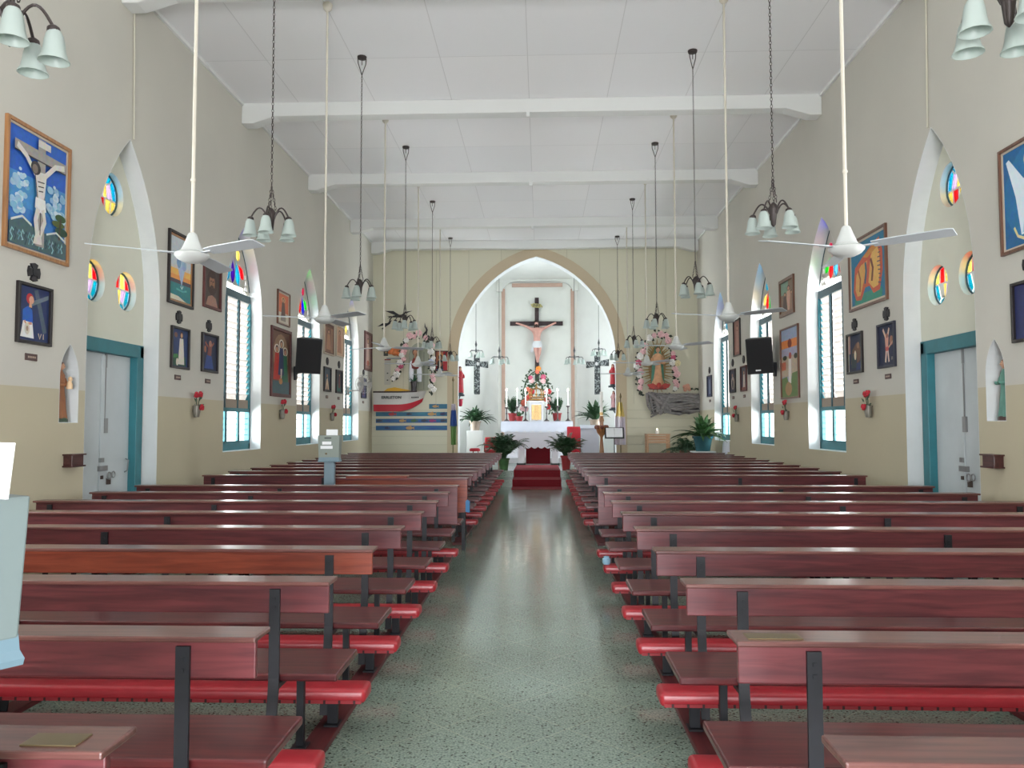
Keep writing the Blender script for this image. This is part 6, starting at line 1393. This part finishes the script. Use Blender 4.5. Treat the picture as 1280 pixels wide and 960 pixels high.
# ------------------------------------------------------------------ flower-framed shrine over the boat
a = E_at(511, 488); b = E_at(536, 428); W = (b[0]-a[0])/2
r = wall_thing('hanging_shrine', 'grey-green arched shrine panel behind the left flower garland', 'panel', 'E', (a[0]+b[0])/2, a[1]); Hh = b[1]-a[1]
MB().plate([gothic(0, W, 0, Hh*0.72, Hh, 8)], 0.05, lambda u, v, w: (u, -w, v)).build('backboard', mat('sage_panel', (160, 164, 146), 0.6, vary=0.06, scale=5), r)
for x in (-W*0.55, 0.0, W*0.55): MB().b2((x-0.012, -0.062, 0.02), (x+0.012, -0.05, Hh*0.8)).build('batten', mat('sage_dark', (136, 140, 126), 0.6), r)
p = E_at(520.5, 462); q = E_at(520.5, 437)
r = wall_thing('mounted_bust', 'small brown and white figure on the left shrine panel', 'statue', 'E', p[0], p[1], None, 0.125); H = q[1]-p[1]
m = MB(); m.ball((0, -0.05, H*0.82), (0.07, 0.06, 0.09), 12, 8); m.tube([(0, -0.05, H*0.5), (0, -0.05, H*0.75)], 0.035, 8); m.ball((0, -0.1, H*0.8), (0.02, 0.02, 0.02), 6, 4); m.build('head', mat('bust_skin', (176, 128, 100), 0.5), r, smooth=60)
m = MB(); m.ball((0, -0.03, H*0.86), (0.095, 0.06, 0.11), 12, 8); m.build('hair', mat('bust_hair', (70, 46, 40), 0.6), r, smooth=60)
MB().lathe([(0.02, 0.0), (0.10, 0.02), (0.12, H*0.25), (0.08, H*0.48), (0.03, H*0.6)], 14, (0, -0.05, 0), 0.5).build('bodice', mat('bust_rust', (136, 56, 50), 0.6), r, smooth=50)
for sx in (-1, 1): MB().lathe([(0.06, -0.35), (0.07, -0.1), (0.05, H*0.3), (0.02, H*0.42)], 10, (sx*0.11, -0.04, 0), 0.5).build('white_drape', M_LACE, r, smooth=50)
garland('flower_garland', 'tall arched garland of pink and white flowers over the boat, left of the arch', [(490, 477), (495, 468), (501, 455), (504, 444), (505, 432), (509, 424), (516, 419), (523, 418)], EW-0.14,
        [(0.06, WH, 0, 0), (0.14, WH, 0.03, 0), (0.22, PK, 0, 0), (0.28, PU, 0.05, 0.02), (0.36, WH, -0.03, 0), (0.42, PK, 0.05, 0), (0.48, WH, -0.02, 0.02), (0.55, PK, 0.02, 0), (0.62, PK, 0.06, 0.04), (0.76, WH, 0, 0), (0.84, PK, 0, 0.04), (0.9, PK, 0.05, -0.04), (1.0, PK, 0.02, 0.03)], 0.11, 8, 13)
garland('flower_garland', 'hanging column of white and pink flowers beside the red icon, left of the arch', [(533, 422), (538, 432), (539, 444), (539.5, 456), (540, 468), (540, 480), (539, 493)], EW-0.14,
        [(0.05, PK, -0.05, 0.06), (0.16, PK, 0.05, 0), (0.26, WH, 0, 0), (0.38, WH, 0.06, 0), (0.44, mat('pale_blue_blossom', (190, 196, 220), 0.6), 0.0, 0), (0.54, WH, 0.03, 0), (0.68, PK, 0.02, 0), (0.76, PK, 0.05, 0.02), (0.86, WH, -0.03, 0), (0.9, WH, 0.06, -0.02)], 0.09, 8, 14)
# orchid standing in the boat
p = E_at(519, 488); r = thing('potted_orchid', 'long-leaved orchid in a dark pot standing on the boat rail', 'potted plant', (p[0], EW-0.25, zg+0.036))
MB().lathe([(0.07, 0), (0.085, 0.22), (0.095, 0.23), (0.095, 0.27), (0.08, 0.26), (0.0, 0.24)], 14).build('pot', mat('dark_ceramic', (50, 44, 46), 0.35), r, smooth=40)
m = MB()
for az, L, lf in ((0.4, 0.46, 1.2), (2.6, 0.32, 0.9), (1.2, 0.4, 1.4), (3.6, 0.3, 0.7), (5.5, 0.34, 0.8), (4.6, 0.25, 0.5)): blade_leaf(m, (0, -0.02, 0.24), az, L*0.8, lf, 0.25, 0.032)
m.tube([(0, 0, 0.24), (0.0, -0.02, 0.45), (0.03, -0.03, 0.55)], 0.008, 5); m.build('leaves', mat('orchid_green', (40, 92, 62), 0.4), r, recalc=False)
# icon in red frame, orange shell, notices, birds
a = E_at(544, 464); b = E_at(561, 438.5)
picture('framed_picture', 'red-framed icon of a veiled woman beside the left edge of the arch', 'picture', 'E', a[0], b[0], a[1], b[1], 'maroon', 0.025, (170, 36, 44),
        [('r', (190, 120, 90), 0.0, 0.3, 0.6, 1.0), ('e', (206, 150, 90), 0.38, 0.72, 0.24, 0.2), ('e', (44, 36, 40), 0.36, 0.7, 0.17, 0.16), ('e', (150, 106, 80), 0.38, 0.67, 0.1, 0.11), ('p', (50, 44, 50), [(0.05, 0.05), (0.62, 0.05), (0.55, 0.5), (0.36, 0.6), (0.16, 0.5)]), ('e', (168, 110, 80), 0.4, 0.32, 0.1, 0.12), ('r', (70, 100, 140), 0, 0, 0.6, 0.06)])
p = E_at(494, 441); r = wall_thing('mounted_shell', 'orange fan-shaped shell ornament above the left garland', 'shell ornament', 'E', p[0], p[1])
m = MB()
for k in range(9):
    a_ = math.radians(-30+k*26); m.ball((0.13*math.cos(a_), -0.05, 0.10*math.sin(a_)), (0.075, 0.045, 0.055), 8, 5)
m.ball((0, -0.06, 0), (0.10, 0.06, 0.09), 10, 6); m.build('shell', mat('orange_shell', (226, 132, 76), 0.5, vary=0.2, scale=16), r, smooth=60)
MB().b2((-0.22, -0.12, -0.17), (0.26, 0, -0.15)).build('shelf_mount', mat('blue_grey_shelf', (130, 140, 150), 0.5), r)
p = E_at(482.5, 441); picture('small_framed_picture', 'tiny dark picture left of the orange shell ornament', 'picture', 'E', p[0]-0.06, p[0]+0.06, p[1]-0.09, p[1]+0.09, 'black', 0.012, (70, 76, 66), [('e', (190, 160, 110), 0.5, 0.55, 0.25, 0.16)])
a = E_at(480.5, 481); b = E_at(488.5, 449); r = wall_thing('mounted_notice', 'tall narrow white notice with a red strip on the left of the arch wall', 'notice', 'E', (a[0]+b[0])/2, (a[1]+b[1])/2); W, H = b[0]-a[0], b[1]-a[1]
MB().b2((-W/2, -0.008, -H/2), (W/2, 0, H/2)).build('sheet', mat('grey_white_paper', (196, 194, 182), 0.7), r); MB().b2((-W/2, -0.011, H/2-0.03), (W/2, -0.007, H/2)).build('red_strip', mat('notice_red', (150, 50, 50), 0.6), r)
for z in (-H*0.05, -H*0.32): MB().b2((-0.02, -0.011, z-0.015), (0.02, -0.007, z+0.015)).build('small_mark', M_SLOT, r)
M_BIRD = mat('black_carving', (34, 32, 36), 0.5)
def bird(label, px, py, span, rot, vert=False):
    p = E_at(px, py); r = wall_thing('mounted_bird', label, 'bird carving', 'E', p[0], p[1], None, 0.09); k = span
    m = MB(); m.tube([(-0.28*k, 0, -0.06*k), (-0.1*k, -0.01, 0), (0.12*k, -0.01, 0.02*k), (0.22*k, -0.02, 0.08*k), (0.30*k, -0.02, 0.07*k)], 0.05, 8, rs=[0.012*k, 0.055*k, 0.06*k, 0.035*k, 0.012*k]); m.build('body', M_BIRD, r, smooth=60).rotation_euler = (0, rot, 0)
    for s_ in (-1, 1):
        m = MB(); m.plate([[(-0.09*k, 0.02*k), (0.08*k, 0.03*k), (s_*0.22*k+0.02*k, 0.20*k), (s_*0.52*k, 0.26*k), (s_*0.24*k-0.04*k, 0.10*k)] if s_ > 0 else [(0.08*k, 0.03*k), (-0.09*k, 0.02*k), (-0.26*k, 0.06*k), (-0.54*k, 0.14*k), (-0.22*k, 0.18*k)]], 0.016, lambda u, v, w: (u, -0.01-w-abs(u)*0.15, v)); m.build('wing', M_BIRD, r).rotation_euler = (0, rot, 0)
    m = MB(); m.plate([[(-0.26*k, -0.05*k), (-0.42*k, -0.14*k), (-0.36*k, -0.07*k), (-0.44*k, -0.05*k), (-0.27*k, -0.02*k)]], 0.014, lambda u, v, w: (u, -w, v)); m.build('tail', M_BIRD, r).rotation_euler = (0, rot, 0)
bird('large black carved bird with spread wings, upper left of the arch wall', 499, 396, 0.72, 0.12)
bird('smaller black carved bird, below and left of the large one', 485.5, 406, 0.52, -0.5)
bird('black carved bird above the left garland, pointing upward', 534, 415, 0.44, -1.3)
# ------------------------------------------------------------------ right of the arch: shrine on driftwood
M_DRIFT = mat('grey_driftwood', (138, 134, 134), 0.8, vary=0.4, scale=7, bump=0.8, stretch=(1.2, 5, 8))
a = E_at(808, 488); b = E_at(878, 515); rn = random.Random(2)
r0 = E_at(843, 502); m = MB(); ox, oz = r0
xs = [E_at(x, 500)[0]-ox for x in (824, 836, 848, 860, 870, 878.5)]
for j in range(9):
    z = 0.20-j*0.065; ph = rn.uniform(0, 6); pts = [(xs[0]-0.25, -0.10, z-0.02*j+0.05), *[(x, -0.11+0.03*math.sin(x*5+ph), z+0.035*math.sin(x*6+ph)-0.05*(i/5)*(1-j/8)+0.02*(j/8)*i*0.3) for i, x in enumerate(xs)]]
    m.tube(pts, 0.06, 8, rs=[0.02]+[0.040+0.010*math.sin(i*2+ph) for i in range(len(xs))])
xl_ = E_at(809, 500)[0]-ox
for j in range(7):
    x = xl_+j*0.085; ph = rn.uniform(0, 6); m.tube([(x-0.02, -0.10, 0.23), (x+0.03*math.sin(ph), -0.13, 0.08), (x+0.05+0.04*math.sin(ph+1), -0.14, -0.12), (x+0.10-j*0.012, -0.12, -0.30-0.05*math.sin(j*0.5))], 0.05, 8, rs=[0.034, 0.04, 0.036, 0.02])
m.tube([(xl_, -0.1, 0.24), (xl_+0.3, -0.14, 0.0), (xl_+0.62, -0.14, -0.28)], 0.06, 8, rs=[0.05, 0.06, 0.04]); m.tube([(xl_+0.62, -0.12, 0.22), (xl_+0.45, -0.15, -0.05), (xl_+0.32, -0.13, -0.36)], 0.06, 8, rs=[0.05, 0.065, 0.04])
m.cur = 1; m.b2((xl_, -0.06, -0.02), (xs[-1], 0, 0.22)); m.b2((xs[0]-0.2, -0.06, -0.30), (xs[-1], 0, -0.02))  # dark backing paints the shade in the gaps between strands
o = m.build('mounted_driftwood_log', [M_DRIFT, mat('driftwood_gap_shade', (54, 52, 54), 0.9)], smooth=60); o.location = (ox, EW, oz); tag(o, 'long grey weathered driftwood log mounted as a shelf right of the arch', 'driftwood')
p = E_at(821.5, 488); q = E_at(821.5, 434)
r = statue('mounted_shrine_statue', 'statue in a teal mantle before a gilt sunburst, on the driftwood shelf', (p[0], EW-0.15, p[1]+0.02), 0.0, q[1]-p[1], (206, 158, 120), (78, 136, 116), (140, 48, 44), base_r=0.2, hair_c=(120, 78, 50))
H = q[1]-p[1]; m = MB()
for k in range(44):
    a_ = 2*PI*k/44; L = 1.0 if k % 2 else 0.86; c, s_ = math.cos(a_), math.sin(a_); w = 0.016
    x0, z0, x1, z1 = 0.16*c, H*0.52+H*0.42*s_, 0.46*L*c, H*0.54+(H*0.62)*L*s_
    m.tube([(x0, 0.11, z0), (x1, 0.09, z1)], 0.012, 4, rs=[0.024, 0.009])
m.build('sunburst_rays', mat('gilt_wood', (176, 150, 96), 0.45, metal=0.2), r)
MB().plate([circ(0, H*0.54, 0.24, H*0.46, 24)], 0.03, lambda u, v, w: (u, 0.11+w, v)).build('backplate', mat('rose_brown_plate', (176, 136, 108), 0.6), r)
m = MB()
for s_ in (-1, 1): m.plate([[(0, 0.06), (s_*0.16, 0.16), (s_*0.32, 0.13), (s_*0.26, 0.04), (s_*0.1, 0.0)]], 0.05, lambda u, v, w: (u, -0.2+w, v))
m.ball((0, -0.2, 0.1), (0.07, 0.06, 0.08), 10, 6); m.build('red_winged_base', mat('winged_red', (176, 58, 50), 0.5), r)
garland('flower_garland', 'arched garland of pink and white flowers around the sunburst statue', [(800, 493), (800, 482), (799, 470), (797, 460), (799, 448), (803, 437), (808, 427), (815, 420), (822, 417), (831, 420), (837, 427)], EW-0.12,
        [(0.08, PK, 0, 0), (0.15, PK, 0.03, 0), (0.22, WH, 0, 0.02), (0.27, PK, 0.05, 0), (0.34, WH, -0.04, 0), (0.38, PU, 0, 0), (0.46, WH, 0, 0), (0.52, PK, 0.03, 0), (0.6, PK, 0.02, 0), (0.7, WH, 0, 0.02), (0.76, PK, 0.03, 0), (0.86, PK, 0, 0), (0.92, PK, 0.02, 0.02), (0.97, PK, 0, -0.03)], 0.12, 8, 15)
garland('flower_garland', 'column of pink and white flowers at the right side of the sunburst statue', [(838, 437), (841, 446), (843, 456), (844, 468), (844, 478), (845, 489)], EW-0.12,
        [(0.1, PK, 0.03, 0), (0.2, PU, 0, 0), (0.32, WH, -0.05, 0), (0.34, mat('cream_blossom', (226, 214, 170), 0.6), 0.08, 0), (0.5, PK, 0, 0.03), (0.56, PK, 0.04, -0.04), (0.78, PK, 0, 0), (0.84, PK, 0.03, -0.02), (0.94, WH, -0.03, 0)], 0.10, 8, 16)
p = E_at(858, 489); r = thing('artificial_flowers', 'peach flowers lying on the right part of the driftwood log', 'flowers', (p[0], EW-0.12, p[1]+0.0))
m = MB()
for k in range(7): m.ball((0.09*math.cos(k*0.9)*(0.4+k*0.1), 0.04*math.sin(k*2), 0.09+0.06*math.sin(k*1.7)), (0.055, 0.045, 0.055), 8, 5)
m.build('blossom', mat('peach_blossom', (214, 160, 138), 0.6, vary=0.2, scale=30), r, smooth=60)
m = MB()
for k in range(8): blade_leaf(m, (0.1+0.1*(k % 3), 0, 0.02), k*0.8, 0.18, 0.6, 0.2, 0.03)
m.build('leaves', M_LEAF, r, recalc=False)
# ------------------------------------------------------------------ table, candle and big plants near the right wall
a = at(808, 542.5, 21.5); b = at(838, 542.5, 21.5)
r = thing('wooden_table', 'small light wooden table against the boarded wall, right of the arch', 'table', ((a.x+b.x)/2, 21.7, PZ)); w = (b.x-a.x)/2; h = a.z-PZ
M_PINE = wood('light_pine', (190, 146, 108), (214, 176, 138), coat=0.1, rough=0.5)
MB().b2((-w, -0.2, h-0.03), (w, 0.2, h)).build('table_top', M_PINE, r, bevel=0.005)
for z in (0.06, 0.13, 0.2): MB().b2((-w+0.02, -0.19, h-z-0.045), (w-0.02, -0.17, h-z+0.012)).build('front_slat', M_PINE, r, bevel=0.003)
for sx in (-1, 1):
    for sy in (-1, 1): MB().b2((sx*(w-0.035)-0.025, sy*0.17-0.025, 0), (sx*(w-0.035)+0.025, sy*0.17+0.025, h-0.03)).build('leg', M_PINE, r, bevel=0.003)
p = at(822, 541, 21.6); r = thing('candle', 'stubby white candle with a tiny flame on the light wooden table', 'candle', (p.x, 21.68, PZ+h+0.001))
MB().lathe([(0.045, 0), (0.045, 0.09), (0.005, 0.095)], 14).build('wax', M_WAX, r, smooth=40); MB().lathe([(0.004, 0.095), (0.014, 0.12), (0.002, 0.15)], 8).build('flame_lamp', glow('small_flame', (255, 236, 200), 8), r)
p = at(879, 564, 19.3); r = thing('plant_stand', 'white plant stand under the big teal pot near the right wall', 'plant stand', (p.x, 19.33, 0)); zs = p.z
MB().b2((-0.27, -0.22, zs-0.03), (0.27, 0.22, zs)).build('stand_top', M_WHITE, r, bevel=0.005)
for sx in (-1, 1):
    for sy in (-1, 1): MB().b2((sx*0.22-0.02, sy*0.17-0.02, 0), (sx*0.22+0.02, sy*0.17+0.02, zs-0.03)).build('leg', M_BLACK, r)
M_TPOT = mat('teal_glaze', (46, 92, 100), 0.25, vary=0.15, scale=6)
r = plant('large_potted_plant', 'big leafy plant in a wide teal glazed pot near the right wall', (p.x, 19.33, zs), 'leaf', 80, 0.95, 0.55, 0.055, (0.235, 0.36), pot_m=M_TPOT, seed=41, fm=M_FERN2, lifts=(0.3, 1.45), xmax=WX-0.03-p.x)
p = at(859, 560, 20.1); plant('potted_fern', 'dark drooping fern left of the big teal pot', (p.x, 20.15, 0.17), 'palm', 44, 0.95, 0.85, 0.2, (0.17, 0.72), pot_m=M_RPOT, seed=43, lifts=(0.5, 1.4), xmax=WX-0.03-p.x)
a = onwall('R', 903, 551)
r = wall_thing('hanging_cloth', 'white cloth hanging from the farthest right window sill behind the big plant', 'cloth', 'R', a[0]-0.45, 1.135)
m = MB(); n = 14; V = []
for i in range(n+1):
    u = i/n; x = -0.28+0.56*u; f_ = 0.02+0.018*math.sin(u*17)
    V += [(x*0.9, 0.14, 0.012), (x, -f_*0.4, 0.012), (x*1.02, -f_, -0.1), (x*1.08+0.02*math.sin(u*9), -f_*1.4, -0.30-0.05*math.sin(u*5))]
Fc = [(4*i+j, 4*i+4+j, 4*i+5+j, 4*i+1+j) for i in range(n) for j in range(3)]; N = len(V)
m.add(V+[(x, y-0.006, z+0.004) for x, y, z in V], Fc+[tuple(reversed([k+N for k in f])) for f in Fc]); m.build('draped_sheet', M_LACE, r, smooth=60)
# ------------------------------------------------------------------ camera and view
cam = bpy.data.cameras.new('camera'); co = bpy.data.objects.new('camera', cam); COL.objects.link(co)
cam.sensor_width = 36; cam.lens = F/1280*36; cam.clip_start = 0.05; cam.clip_end = 300
Mx = Matrix((CRT, CUP, -CFW)).transposed().to_4x4(); Mx.translation = Vector((CX, 0, EYE)); co.matrix_world = Mx
SC.camera = co
vs = SC.view_settings; vs.view_transform = 'Standard'; vs.look = 'None'; vs.gamma = 1; vs.use_curve_mapping = False; vs.exposure = 0.84
SC.cycles.use_denoising = True
SC.cycles.max_bounces = 10; SC.cycles.diffuse_bounces = 6; SC.cycles.transparent_max_bounces = 12
SC.cycles.sample_clamp_indirect = 6
